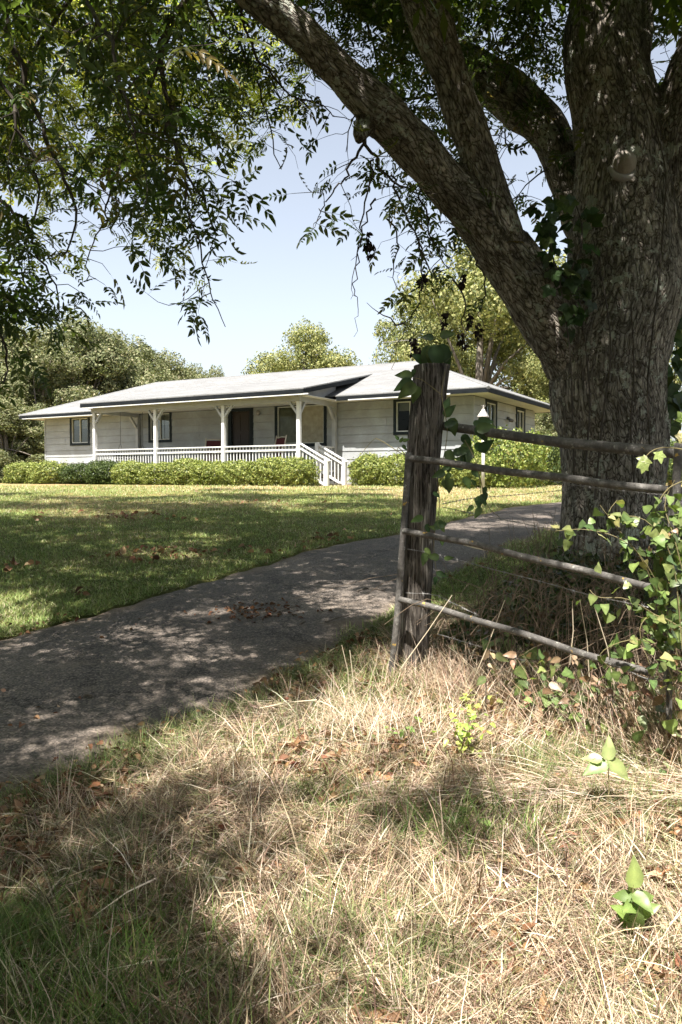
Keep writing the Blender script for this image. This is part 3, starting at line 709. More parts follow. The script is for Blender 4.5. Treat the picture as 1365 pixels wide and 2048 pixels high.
# ------------------------------------------------------------------ the big pecan tree
tree = empty('pecan_tree', (2.42, 7.0, .3)); tag(tree, 'huge old forked tree with furrowed bark behind the pipe gate', 'tree')
TB = Vector((2.42, 7.0, .3))
def tl(p): return Vector(p) - TB
def pol(pts):   # (px, py, Y, width_px) -> world points and radii
    return [at(a, b, y) for a, b, y, w in pts], [w / 2 / FP * y for a, b, y, w in pts]
LIMBS = [
 pol([(1222, 1310, 7.0, 330), (1222, 1230, 7.0, 255), (1224, 1120, 7.0, 212), (1226, 1000, 7.0, 200), (1222, 880, 7.0, 206), (1218, 780, 7.0, 222), (1224, 690, 7.0, 238), (1240, 600, 7.02, 232), (1252, 500, 7.05, 214), (1250, 400, 7.08, 200), (1240, 300, 7.12, 182), (1226, 200, 7.15, 165), (1216, 100, 7.2, 155), (1208, 0, 7.3, 150), (1200, -150, 7.5, 138), (1170, -400, 7.8, 110), (1120, -700, 8.2, 80), (1040, -1000, 8.8, 45)]),
 pol([(1200, 800, 6.98, 130), (1150, 705, 6.95, 140), (1088, 612, 6.9, 122), (1022, 522, 6.85, 104), (965, 447, 6.8, 96), (900, 374, 6.7, 88), (838, 304, 6.6, 86), (775, 238, 6.5, 84), (715, 176, 6.4, 76), (648, 110, 6.3, 70), (580, 48, 6.2, 68), (510, -15, 6.1, 66), (410, -80, 6.0, 60), (270, -140, 5.9, 54), (60, -200, 5.8, 46), (-160, -280, 5.7, 34), (-400, -340, 5.6, 24)]),
 pol([(1052, 575, 6.88, 76), (1012, 480, 6.8, 86), (978, 388, 6.75, 80), (952, 302, 6.7, 78), (922, 212, 6.65, 76), (884, 102, 6.6, 80), (847, 5, 6.55, 82), (836, -30, 6.5, 82), (790, -140, 6.4, 74), (730, -320, 6.2, 60), (640, -560, 6.0, 42), (520, -820, 5.8, 24)]),
 pol([(1215, 520, 7.3, 84), (1165, 430, 7.45, 84), (1132, 350, 7.6, 72), (1098, 268, 7.8, 84), (1040, 205, 8.0, 90), (960, 152, 8.2, 80), (880, 98, 8.4, 72), (800, 40, 8.7, 64), (700, -20, 9.0, 54), (560, -90, 9.4, 42), (400, -150, 9.9, 30), (240, -200, 10.4, 18)]),
 pol([(1270, 620, 7.0, 120), (1322, 500, 6.98, 116), (1340, 380, 6.95, 108), (1350, 290, 6.9, 98), (1366, 190, 6.85, 84), (1392, 90, 6.8, 76), (1425, 0, 6.7, 66), (1450, -120, 6.6, 56), (1480, -300, 6.4, 44), (1520, -500, 6.2, 26)]),
 pol([(1280, 190, 6.95, 50), (1288, 110, 6.95, 26), (1296, 40, 7.0, 24), (1302, -40, 7.1, 22), (1320, -150, 7.2, 16)]),
 pol([(1210, -60, 7.35, 90), (1250, -130, 7.4, 60), (1310, -230, 7.5, 52), (1390, -360, 8.0, 40), (1480, -550, 8.6, 24)]),
]
# short stub where limb A throws the hanging branch, root flares
LIMBS.append(pol([(745, 232, 6.5, 60), (722, 262, 6.45, 40), (725, 285, 6.4, 24)]))
for a, l in ((3.5, .55), (2.6, .4), (4.6, .55), (5.6, .5), (.3, .4)):
    LIMBS.append(([TB + Vector((.22 * math.cos(a), .22 * math.sin(a), .62)), TB + Vector(((.22 + l * .45) * math.cos(a), (.22 + l * .45) * math.sin(a), .26)), TB + Vector(((.25 + l) * math.cos(a), (.25 + l) * math.sin(a), .0))], [.2, .17, .06]))
def catmull(pts, rad, n=5):
    P = [Vector(p) for p in pts]; out, ro = [], []
    for i in range(len(P) - 1):
        a, b, c, d = P[max(i - 1, 0)], P[i], P[i + 1], P[min(i + 2, len(P) - 1)]
        for k in range(n):
            t = k / n; out.append(.5 * ((2 * b) + (c - a) * t + (2 * a - 5 * b + 4 * c - d) * t * t + (3 * b - a - 3 * c + d) * t ** 3)); ro.append(rad[i] * (1 - t) + rad[i + 1] * t)
    out.append(P[-1]); ro.append(rad[-1]); return out, ro
tm = MB(); SEG = []
for li, (pts, rad) in enumerate(LIMBS):
    p, r = catmull(pts, rad, 4)
    for i in range(len(p)):
        r[i] *= 1 + .035 * math.sin(i * .45 + 2 * li)
        if 0 < i < len(p) - 1: p[i] = p[i] + Vector((math.sin(i * .5 + li), math.cos(i * .4 + li), 0)) * r[i] * .05
    tm.tube([tl(q) for q in p], r, 20); SEG.append((p, r))
    s_acc = 0
raw = tm.build('trunk_raw', None)
rm = raw.modifiers.new('r', 'REMESH'); rm.mode = 'VOXEL'; rm.voxel_size = .022
smm = raw.modifiers.new('s', 'SMOOTH'); smm.factor = .6; smm.iterations = 4
dg = bpy.context.evaluated_depsgraph_get(); me = bpy.data.meshes.new_from_object(raw.evaluated_get(dg)); bpy.data.objects.remove(raw)
n = len(me.vertices); co = np.empty(n * 3, np.float32); me.vertices.foreach_get('co', co); co = co.reshape(-1, 3).astype(float)
no = np.empty(n * 3, np.float32); me.vertices.foreach_get('normal', no); no = no.reshape(-1, 3)
best = np.full(n, 1e9); bark = np.zeros((n, 3))
for li, (p, r) in enumerate(SEG):
    A = np.array([tl(q) for q in p]); acc = 0.0; e1 = None
    for i in range(len(A) - 1):
        a, b = A[i], A[i + 1]; d = b - a; L_ = np.linalg.norm(d); d = d / L_
        if e1 is None: e1 = np.cross(d, [0.3, 1, .1]); e1 /= np.linalg.norm(e1)
        e1 = e1 - d * e1.dot(d); e1 /= np.linalg.norm(e1); e2 = np.cross(d, e1)
        w = co - a; t = np.clip(w @ d, 0, L_); dist = np.linalg.norm(w - t[:, None] * d, axis=1) - r[i] * (1 - t / L_) - r[i + 1] * t / L_
        m = dist < best; best = np.where(m, dist, best)
        bark[m, 0] = (w @ e1)[m] + li * 3.1; bark[m, 1] = (w @ e2)[m]; bark[m, 2] = ((np.clip(w @ d, -.3, L_ + .3) + acc) * .34)[m]
        acc += L_
# gross ridges in the real surface
bx = np.sin(bark[:, 0] * 38 + 3 * np.sin(bark[:, 2] * 9)) * np.sin(bark[:, 1] * 34 + 2 * np.sin(bark[:, 2] * 7 + 1))
lump = vnoise(bark[:, 0] + 5, bark[:, 2] * 2.4 + bark[:, 1] * .7, 6, 77) - .5
co2 = co + no * (.006 * bx + .035 * lump)[:, None]
me.vertices.foreach_set('co', co2.astype(np.float32).ravel())
at_ = me.attributes.new('barkco', 'FLOAT_VECTOR', 'POINT'); at_.data.foreach_set('vector', bark.astype(np.float32).ravel())
me.polygons.foreach_set('use_smooth', np.ones(len(me.polygons), bool)); me.materials.clear(); me.materials.append(M_bark); me.update(); me.name = 'trunk'
trunk = link(bpy.data.objects.new('trunk', me), tree)
# healed branch knot on the trunk
kc = tl(at(1250, 325, 6.655))
kb = MB(); 
for k in range(5):
    rr = .10 - .017 * k; kb.tube([kc + Vector((.004 * k, -.005 * k + .03, .006 * k)), kc + Vector((.004 * k, -.02 - .006 * k, .008 * k))], [rr, rr * .93], 22)
knot = kb.build('knot', M_knot, tree, True)
cb = MB(); ring = [kc + Vector((.112 * math.cos(a), .02, -.012 + .108 * math.sin(a))) for a in [math.pi * (1.02 + .96 * k / 14) for k in range(15)]]
cb.tube(ring, [.012 + .024 * math.sin(math.pi * k / 14) for k in range(15)], 10); cb.build('callus', M_callus, knot, True)

# twigs and leaves
twig = MB(); LP_, LD_, LS_ = [], [], []     # leaf positions, directions, sizes
BR = []
def px_branch(pts, r0, r1):
    P, rr = catmull([at(*q) for q in pts], [r0 + (r1 - r0) * i / (len(pts) - 1) for i in range(len(pts))], 4)
    P = [p + Vector(rng.normal(size=3) * .012) for p in P]
    twig.tube([tl(p) for p in P], rr, 6, False); BR.append(P); return P
# limbs' hanging secondary branches seen against the sky
px_branch([(300, -105, 5.95), (372, -30, 5.9), (345, 40, 5.9), (325, 75, 5.9), (320, 130, 5.9), (330, 180, 5.9), (345, 225, 5.95), (330, 260, 6.0), (355, 300, 6.0), (385, 370, 6.0), (410, 410, 6.0), (432, 470, 6.0)], .028, .005)
px_branch([(345, 40, 5.9), (300, 190, 6.2), (270, 270, 6.3), (240, 330, 6.4), (215, 400, 6.4), (210, 450, 6.4), (180, 500, 6.4), (172, 560, 6.4)], .014, .004)
px_branch([(355, 300, 6.0), (372, 360, 5.8), (372, 420, 5.8), (400, 500, 5.8), (420, 580, 5.8), (450, 650, 5.8)], .012, .003)
px_branch([(0, -190, 5.8), (20, 60, 5.6), (60, 200, 5.6), (100, 300, 5.6), (150, 420, 5.6), (130, 520, 5.6)], .03, .005)
px_branch([(-120, 200, 6.5), (0, 395, 6.5), (50, 440, 6.5), (70, 500, 6.5), (110, 570, 6.5), (120, 640, 6.5)], .02, .004)
px_branch([(-160, 300, 5.0), (-60, 480, 5.0), (-20, 600, 5.0), (10, 700, 5.0), (5, 770, 5.0)], .02, .004)
px_branch([(400, -60, 6.0), (430, 40, 6.6), (480, 90, 7.0), (520, 180, 7.2), (540, 260, 7.3), (560, 340, 7.3)], .016, .004)
px_branch([(240, -130, 5.9), (250, 40, 7.0), (230, 150, 7.4), (300, 300, 7.6), (330, 420, 7.8), (300, 520, 7.8)], .024, .004)
px_branch([(200, -150, 5.9), (140, 0, 7.0), (60, 120, 7.4), (20, 250, 7.6), (80, 380, 7.8), (40, 520, 7.8), (60, 640, 7.8)], .024, .004)
px_branch([(470, -10, 6.1), (520, 120, 6.4), (580, 190, 6.5), (640, 210, 6.5), (670, 235, 6.5)], .012, .004)
px_branch([(100, -180, 5.8), (150, -30, 4.6), (215, 60, 4.3), (240, 160, 4.2), (270, 260, 4.2), (290, 330, 4.2)], .015, .004)
px_branch([(60, -200, 5.8), (-40, 60, 4.7), (20, 200, 4.5), (60, 300, 4.5), (120, 330, 4.5), (160, 370, 4.5)], .014, .004)
px_branch([(725, 285, 6.4), (705, 320, 6.4), (690, 360, 6.4), (665, 385, 6.4), (648, 415, 6.4), (640, 440, 6.4)], .012, .003)
px_branch([(730, 280, 6.4), (760, 330, 6.4), (800, 370, 6.4), (850, 390, 6.45)], .014, .006)
# dead hanging twigs
DEAD = [px_branch(q, .009, .0018) for q in [
 [(745, 320, 6.4), (742, 360, 6.4), (722, 450, 6.4), (718, 520, 6.4), (712, 580, 6.4), (718, 620, 6.4), (712, 665, 6.4)],
 [(752, 400, 6.4), (735, 430, 6.4), (720, 480, 6.4), (708, 540, 6.4), (700, 600, 6.4)],
 [(780, 350, 6.4), (800, 410, 6.4), (838, 480, 6.4), (845, 540, 6.4), (838, 600, 6.4), (812, 650, 6.4), (795, 700, 6.4), (788, 740, 6.4)],
 [(838, 480, 6.4), (862, 540, 6.4), (880, 560, 6.45)],
 [(775, 430, 6.4), (800, 480, 6.4), (790, 540, 6.4), (810, 600, 6.4)],
 [(812, 650, 6.4), (780, 640, 6.4), (735, 605, 6.4)],
 [(905, 560, 6.5), (930, 600, 6.5), (925, 650, 6.5), (938, 690, 6.5)],
 [(950, 520, 6.6), (970, 570, 6.6), (960, 630, 6.6), (980, 660, 6.6)]]]
px_branch([(790, 260, 6.6), (830, 330, 6.9), (850, 420, 7.0), (870, 500, 7.0), (900, 540, 7.0)], .014, .004)
px_branch([(920, 180, 8.2), (800, 200, 8.0), (720, 220, 7.8), (690, 300, 7.6)], .016, .004)
px_branch([(1120, -60, 7.6), (1095, 10, 7.6), (1050, 70, 7.6), (1012, 120, 7.6), (1000, 180, 7.6)], .018, .005)
px_branch([(700, -20, 9.0), (740, 60, 9.0), (760, 150, 9.0), (800, 200, 9.0)], .02, .005)
px_branch([(1080, 270, 7.8), (1020, 300, 7.8), (1005, 260, 7.8), (990, 330, 7.8)], .012, .003)
px_branch([(1110, 330, 7.6), (1060, 360, 7.6), (1030, 400, 7.6)], .010, .003)
px_branch([(800, 40, 8.7), (760, -40, 8.7), (690, 60, 8.7), (640, 120, 8.7)], .016, .004)
# leafy twigs off every branch
nleaf = 0
def twiglet(p, d, L_, size, keep=1.0, thick=.0035):
    pts = [p]; n_ = max(3, int(L_ / .09)); d = d.normalized()
    for k in range(n_):
        d = (d + Vector((0, 0, -.06)) + Vector(rng.normal(size=3) * .24)).normalized(); q = pts[-1] + d * (L_ / n_)
        x, y = proj(q); 
        if fmask(x, y) < 1.5 and k > 0: break
        pts.append(q)
        for sg in (-1, 1):
            if True:
                side = d.cross(Vector((0, 0, 1))); side = side.normalized() * sg if side.length > .1 else Vector((sg, 0, 0))
                ld = d * .55 + side * (.9 + .3 * rng.random()) + Vector((0, 0, -.12 + .45 * rng.normal())) + Vector(rng.normal(size=3) * .35)
                x, y = proj(q + ld.normalized() * size * .7)
                cl = float(vnoise(q.x * 1.3 + q.y * .9 + 40, q.z * 1.3 + q.y * .5, 1.7, 91)) + .35 * float(vnoise(q.x + 9, q.z + q.y, 5, 92))
                if cl > .50 and rng.random() * 8.5 < fmask(x, y) * keep - .6: LP_.append(tuple(q)); LD_.append(tuple(ld)); LS_.append(size * (.75 + .5 * rng.random()))
    if len(pts) > 2: LP_.append(tuple(pts[-1])); LD_.append(tuple(d)); LS_.append(size)
    if len(pts) > 1: twig.tube([tl(q) for q in pts], [thick * (1 - .7 * i / len(pts)) for i in range(len(pts))], 4, False)
for bi, P in enumerate(BR):
    dead = any(P is q for q in DEAD)
    for i in range(1, len(P)):
        if i < len(P) * .12: continue
        x, y = proj(P[i]); f_ = float(fmask(x, y))
        for k in range(1 if dead else 2):
            if rng.random() < (.25 if dead else .07 + f_ / 19):
                dd = Vector(rng.normal(size=3)); dd.z = dd.z * .5 - .1
                twiglet(P[i], dd, (.15 if dead else .32) + .35 * rng.random(), .13 if dead else .17, .35 if dead else 1.0, .002 if dead else .004)
# fill the crown inside the view (deeper layers) and near layer
def fill(n_, ylo, yhi, size, dmin, pxr=(-60, 1160), pyr=(-60, 790), power=1.6):
    c = 0
    while c < n_:
        px, py = rng.uniform(*pxr), rng.uniform(*pyr); m = float(fmask(px, max(py, 0)))
        if m < dmin or rng.random() > (m / 9) ** power: continue
        Y = ylo + (yhi - ylo) * rng.random(); p = at(px, py, Y)
        if p.z < 2.6 and Y < 6: continue
        dd = Vector(rng.normal(size=3)); dd.z = dd.z * .5 - .15
        twiglet(p, dd, .3 + .4 * rng.random(), size, 1.0); c += 1
fill(34, 5.6, 7.4, .15, 4, (-60, 560), (-60, 600), 2.2)
fill(110, 7.6, 9.5, .18, 4, (560, 1160), (-60, 420))
NFAR = len(LP_)
fill(540, 9.5, 15.0, .19, 4.5, (-60, 620), (-60, 560), 2.4)
NFAR2 = len(LP_)
fill(90, 7.0, 8.2, .17, 3, (600, 1140), (-60, 600))
fill(4, 3.3, 4.2, .15, 7.5, (-60, 400), (0, 300))
fill(22, 4.6, 5.6, .17, .5, (-60, 30), (560, 780))
# right of the trunk
for k in range(40):
    p = at(rng.uniform(1290, 1400), rng.uniform(-40, 200), rng.uniform(7.4, 9)); twiglet(p, Vector(rng.normal(size=3)), .4, .26)
twigs = twig.build('branches', M_twig, tree)
LPa, LDa, LSa = np.array(LP_), np.array(LD_), np.array(LS_)
Vs, Fs, Cs, b = [], [], [], 0
sel = rng.integers(0, 3, len(LPa))
UP = np.array([0, 0, 1.0]) + rng.normal(size=(len(LPa), 3)) * .8
for k in range(3):
    m = sel == k; T = T_pecan[k]
    V, F = scatter(T, LPa[m] - np.array(TB), frames(LDa[m], UP[m]), LSa[m])
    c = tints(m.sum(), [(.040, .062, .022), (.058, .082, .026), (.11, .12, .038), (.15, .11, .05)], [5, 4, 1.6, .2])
    ii = np.nonzero(m)[0]; isf = (ii >= NFAR) & (ii < NFAR2); c[isf] = tints(int(isf.sum()), [(.17, .20, .05), (.29, .31, .08), (.42, .41, .12)], [3, 4, 2])  # deep leaves painted brighter yellow green, as if backlit by the sun
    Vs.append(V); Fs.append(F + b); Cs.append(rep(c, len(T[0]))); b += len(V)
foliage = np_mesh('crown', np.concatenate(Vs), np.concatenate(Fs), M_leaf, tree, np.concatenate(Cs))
print('view leaves', len(LPa))

# the high crown above the view: unseen leaves laid along sun rays to throw the dappled shade. SH = how shaded the yard is (rows by photo height)
SHY = [960, 985, 1010, 1040, 1100, 1180, 1260, 1340, 1440, 1540, 1640, 1740, 1840, 1960, 2060]
SH = np.array([[.2, .2, .2, .1, .1, .1, .1, .1, .1, .1, .1, .1, .2, .3],
 [.4, .4, .4, .35, .3, .3, .3, .25, .15, .2, .1, .1, .2, .4],
 [.6, .65, .55, .6, .5, .5, .6, .6, .4, .2, .2, .4, .5, .6],
 [.75, .65, .6, .6, .7, .85, .9, .9, .85, .8, .8, .8, .9, .9],
 [.9, .85, .9, .9, .9, .85, .8, .9, .95, .95, .9, .9, 1, .9],
 [.6, .8, .75, .62, .6, .62, .7, .85, .95, 1, 1, 1, .95, .7],
 [.5, .5, .5, .52, .62, .85, .95, .95, .75, .95, .9, .8, .7, .45],
 [.95, .9, .85, .8, .85, .8, .75, .5, .15, .35, .4, .4, .3, .2],
 [.9, .8, .7, .5, .5, .1, .05, 0, 0, .05, .1, .1, .1, .2],
 [.95, .8, .5, .15, .05, 0, 0, .05, .05, 0, 0, 0, 0, 0],
 [.75, .3, .4, .6, .95, .8, .6, .97, .95, .5, 0, 0, 0, 0],
 [.9, .9, .8, .75, .65, .5, .35, .5, .5, .2, .1, 0, 0, 0],
 [1, 1, 1, .95, .6, .3, .35, .8, .85, .5, 0, 0, 0, 0],
 [1, 1, 1, .95, .6, .2, .2, .7, .6, .2, 0, 0, 0, 0],
 [1, 1, 1, .9, .5, .3, .3, .5, .4, .2, .1, .1, .1, .1]])
def shade(px, py):
    r = np.interp(py, SHY, np.arange(len(SHY))); c = np.clip(np.asarray(px) / 97.5 - .5, 0, 13)
    i, j = np.floor(r).astype(int), np.floor(c).astype(int); i2, j2 = np.minimum(i + 1, len(SHY) - 1), np.minimum(j + 1, 13); fr, fc = r - i, c - j
    return (SH[i, j] * (1 - fc) + SH[i, j2] * fc) * (1 - fr) + (SH[i2, j] * (1 - fc) + SH[i2, j2] * fc) * fr
Nn = 80000
gx_, gy_ = rng.uniform(-16, 11, Nn), rng.uniform(-7, 22, Nn); gz_ = G(gx_, gy_)
qx, qy = proj(np.stack([gx_, gy_, gz_], 1)); S_ = shade(qx, qy)
far_ = gy_ > 19.5; S_ = np.where(far_, S_ * .3, S_)
# the tree's own trunk, limbs and the undergrowth below stand in the full shade of the crown
S_ = np.where((gx_ > 1.2) & (gy_ > 5.9) & (gy_ < 11.5) & (gx_ < 5.0), np.maximum(S_, .88), S_)
S_ = np.where((gx_ > .9) & (gy_ > 4.7) & (gy_ < 6.6) & (gx_ < 4.0), np.maximum(S_, .97), S_)
S_ = np.where((gx_ < 1.5) & (gx_ > -5.5) & (gy_ > 8) & (gy_ < 12), np.maximum(S_, .8), S_)
S_ = np.where(gy_ < 1.2, .85, S_)  # leaves added overhead and behind the viewer to block sky light
pat = .55 * vnoise(gx_, gy_, .95, 41) + .33 * vnoise(gx_, gy_, 2.4, 42) + .1 * rng.random(Nn)
pat = (np.argsort(np.argsort(pat)) / Nn)
S_ = np.where((gy_ > 5) & (qy > 1000), np.minimum(1, S_ * 1.02), S_)
keep = pat < S_
gx_, gy_, gz_, S_ = gx_[keep], gy_[keep], gz_[keep], S_[keep]
qx, qy = proj(np.stack([gx_, gy_, gz_], 1)); dd_ = np.nonzero(((qx < 420) & (qy > 1640) & (S_ > .8)) | ((S_ > .86) & (rng.random(len(S_)) < .6)) | ((S_ > .55) & (qy > 1560) & (qy < 2100)))[0]  # extra leaves doubled in to deepen the cast shade
j_ = lambda v: np.r_[v, v[dd_] + rng.normal(size=len(dd_)) * .12]
gx_, gy_, gz_ = j_(gx_), j_(gy_), np.r_[gz_, gz_[dd_]]
h = rng.uniform(4.6, 8.2, len(gx_)) + np.clip(gy_ - 9, 0, 9) * .35; Ls = np.array(SUN)
def up_pos(h): return np.stack([gx_, gy_, gz_], 1) + Ls[None] * (h / Ls[2])[:, None]
Pp = up_pos(h)
for it in range(10):
    qx, qy = proj(Pp); bad = (Pp[:, 1] > .3) & (qy > -45) & (qx > -40) & (qx < 1400) & ((qx > -50) | (qy > 60))
    if not bad.any(): break
    h = np.where(bad, h + .7, h); Pp = up_pos(h)
Pp = Pp[~bad] if bad.any() else Pp
n_ = len(Pp); V, F = scatter(T_simple[0], Pp - np.array(TB), frames(rng.normal(size=(n_, 3)) * np.array([1, 1, .35]), np.array([0, 0, 1.0]) + rng.normal(size=(n_, 3)) * .35), rng.uniform(.30, .44, n_))
high = np_mesh('crown', V, F, M_leaf, tree, rep(tints(n_, [(.060, .10, .022), (.09, .13, .03)], [1, 1]), len(T_simple[0][0])))
print('shade leaves', n_)
# boughs that carry the high crown
hb = MB(); ends = Pp[rng.choice(n_, 90, replace=False)]
starts = [p for (pl, rl) in SEG[:7] for p in pl[len(pl) // 2:]]
for e in ends:
    e = Vector(e); s_ = min(starts, key=lambda q: (q - e).length + abs(q.z - e.z) * .5)
    if (e - s_).length > 7.5: continue
    m_ = s_.lerp(e, .5) + Vector((0, 0, .35)) + Vector(rng.normal(size=3) * .25)
    ok = True
    for t_ in (.35, .6, .8, 1):
        q = s_.lerp(e, t_); x, y = proj(q)
        if q.y > .3 and 0 < x < 1365 and y > 0 and fmask(x, y) < 5: ok = False
    if not ok: continue
    P, rr = catmull([s_, m_, e], [.045, .022, .005], 5); hb.tube([tl(q) for q in P], rr, 5, False)
hb.build('boughs', M_twig, tree)

# hanging dead seed clusters
for (px, py, Y) in [(735, 480, 6.4), (742, 500, 6.4), (845, 560, 6.4), (925, 560, 6.5), (940, 640, 6.5), (955, 660, 6.6), (925, 680, 6.5), (890, 640, 6.5), (838, 700, 6.4), (828, 690, 6.4)]:
    sc_ = np.array(at(px, py, Y)) + rng.normal(size=(26, 3)).clip(-1.6, 1.6) * np.array([.014, .014, .036])
    V, F = scatter(T_leaf, sc_ - np.array(TB), frames(rng.normal(size=(26, 3)) * .6 + np.array([0, 0, -1.0])), rng.uniform(.035, .06, 26))
    np_mesh('seed_cluster', V, F, M_litter, tree, rep(tints(26, [(.03, .022, .018)], [1]), len(T_leaf[0])))

# ------------------------------------------------------------------ background trees
def bg_tree_mesh(seed, n_leaf, leaf, cols, wts, H=10.0, RX=4.0, base=.25, gap=0.0, nb=22):
    """unit tree of height H, returns (trunk mesh object data, crown mesh data)"""
    r_ = np.random.default_rng(seed); blobs = []
    for k in range(nb):
        a = r_.uniform(0, 2 * math.pi); z = H * (base + (1 - base) * r_.uniform(.05, .92)); tt = (z / H - base) / (1 - base)
        prof = math.sin(math.pi * min(1, .18 + .80 * tt)) ** .6; rad = RX * prof * r_.uniform(.35, .8)
        blobs.append((rad * math.cos(a), rad * math.sin(a), z, RX * r_.uniform(.16, .38) * (1.1 - .4 * tt)))
    blobs.append((0, 0, H * .93, RX * .3)); blobs.append((0, 0, H * .75, RX * .45))
    B = np.array(blobs); w = B[:, 3] ** 2; k = r_.choice(len(B), n_leaf, p=w / w.sum())
    d = r_.normal(size=(n_leaf, 3)); d /= np.linalg.norm(d, axis=1)[:, None]
    lump = 1 + .9 * (vnoise(d[:, 0] * 2 + k * 3.3, d[:, 1] * 2 + d[:, 2] * 1.7, 1.6, seed) - .5)
    rr = B[k, 3] * lump * (1 - .5 * r_.random(n_leaf) ** 2.2)
    P = B[k, :3] + d * rr[:, None] * np.array([1, 1, .8]); 
    nrm = d + r_.normal(size=(n_leaf, 3)) * .6
    D = np.cross(nrm, r_.normal(size=(n_leaf, 3))); Rm = frames(D, nrm)
    T = (np.array([(-.5, 0, 0), (0, .33, .05), (.5, 0, -.08), (0, -.33, .05)]), np.array([(0, 1, 2, 3)]))
    V, F = scatter(T, P, Rm, leaf * r_.uniform(.6, 1.4, n_leaf))
    c = np.array(cols)[r_.choice(len(cols), n_leaf, p=np.array(wts) / sum(wts))] * (1 + .15 * r_.normal(size=(n_leaf, 1))).clip(.5, 1.6)
    crown_o = np_mesh('crown', V, F, M_far, None, rep(c, 4))
    t = MB(); t.tube([(0, 0, -.5), (.1, 0, H * .2), (0, .1, H * .45), (.15, 0, H * .75)], [H * .028, H * .022, H * .016, H * .006], 8)
    for q in B[::2]:
        z0 = H * r_.uniform(.15, .45); t.tube([(0, 0, z0), (q[0] * .45, q[1] * .45, (z0 + q[2]) * .5 + .2), (q[0], q[1], q[2])], [H * .010, H * .007, H * .002], 5)
    trunk_o = t.build('trunk', M_farbark, None, True)
    return trunk_o, crown_o
GREEN = [(.11, .13, .06), (.16, .175, .085), (.235, .24, .13), (.29, .265, .16)]  # leaf greens lightened and greyed in place of distance haze
YEL = [(.15, .17, .06), (.24, .25, .095), (.34, .33, .14), (.12, .145, .055)]
protos = [bg_tree_mesh(1, 60000, .15, GREEN, [4, 4, 2, 1], 10, 4.2, .02, nb=34), bg_tree_mesh(2, 60000, .15, GREEN, [3, 4, 3, 1.5], 10, 4.0, .02, nb=30),
          bg_tree_mesh(3, 42000, .135, YEL, [2, 4, 3, 2], 10, 4.2, .30, nb=26), bg_tree_mesh(4, 34000, .135, YEL, [3, 3, 2, 3], 10, 4.4, .32, nb=20)]
used = set()
def place_tree(pi, px, ytop, Y, label, sx=1.0, rz=0.0, group='trees beyond the house'):
    tr, cr = protos[pi]; p = at(px, ytop, Y); z0 = g1(p.x, Y) - .2; Hh = p.z - z0; s = Hh / 10.0
    e = empty('background_tree', (p.x, Y, z0), rz); e.scale = (s * sx, s * sx, s)
    tag(e, label, 'tree', group)
    for o in (tr, cr):
        if pi not in used: c = o
        else: c = o.copy(); COL.objects.link(c)
        c.parent = e
    used.add(pi); return e
place_tree(0, -10, 640, 46, 'tall green tree at the far left edge, behind the hanging pecan branches', 1.25, .3)
place_tree(1, 75, 662, 44, 'dense green tree left of the house, second from the left edge', 1.1, 1.2)
place_tree(0, 150, 640, 50, 'tallest rounded tree behind the low left end of the roof', 1.0, 2.2)
place_tree(1, 215, 672, 52, 'rounded olive tree behind the left part of the roof, right of the tallest', 1.05, 3.3)
place_tree(0, 275, 688, 56, 'broad olive tree behind the left slope of the roof', 1.1, 4.1)
place_tree(1, 335, 712, 62, 'paler tree in the treeline where it steps down to the roof', 1.0, 5.0)
place_tree(0, 385, 738, 70, 'small distant tree at the right end of the left treeline', .9, .9)
place_tree(1, 430, 742, 74, 'smallest distant treetop just showing over the roof', .7, 2.9)
place_tree(1, 10, 800, 40, 'low bushy tree at the left edge beside the end of the house', 1.6, 4.4)
place_tree(0, 75, 815, 42, 'low bushy tree tucked behind the left corner of the house', 1.5, 5.6)
place_tree(2, 612, 655, 62, 'yellow green tree crown rising over the middle of the roof', 1.0, .4)
place_tree(2, 965, 480, 44, 'large sunlit yellow green tree behind the right end of the house', 1.0, 1.9)
place_tree(3, 850, 600, 54, 'thin pale tree behind the roof to the left of the fence post', .8, .7)
place_tree(3, 1085, 520, 48, 'open crowned tree seen between the house end and the big trunk', 1.0, 2.6)
place_tree(2, 1150, 640, 40, 'bright tree close behind the left side of the big trunk', .8, 4.0)
place_tree(1, 1120, 800, 36, 'low dark bushy tree right of the house eave', 1.5, 2.0)
place_tree(3, 1400, 560, 26, 'tree with leafy crown at the right edge beyond the trunk', .6, 1.0)
place_tree(0, 1390, 868, 60, 'distant dark bushy tree at the right edge beyond the gate', 1.6, 3.0)
place_tree(1, 1250, 850, 60, 'distant low tree hidden mostly by the big trunk', 1.6, 3.7)

for i_, (tx, ty) in enumerate([(-26, -24), (-17, -28), (-8, -30), (2, -31), (12, -29), (22, -26), (-36, -12)]):  # unseen trees added to darken window reflections and the sky fill
    tr, cr = protos[i_ % 2]; e = empty('background_tree', (tx, ty, g1(tx, ty)), i_ * 1.1); e.scale = (1.15, 1.15, 1.0)
    tag(e, 'unseen leafy tree added behind the viewer for window reflections and sky fill', 'tree', 'trees added behind the viewer')
    for o_ in (tr, cr): c_ = o_.copy(); COL.objects.link(c_); c_.parent = e

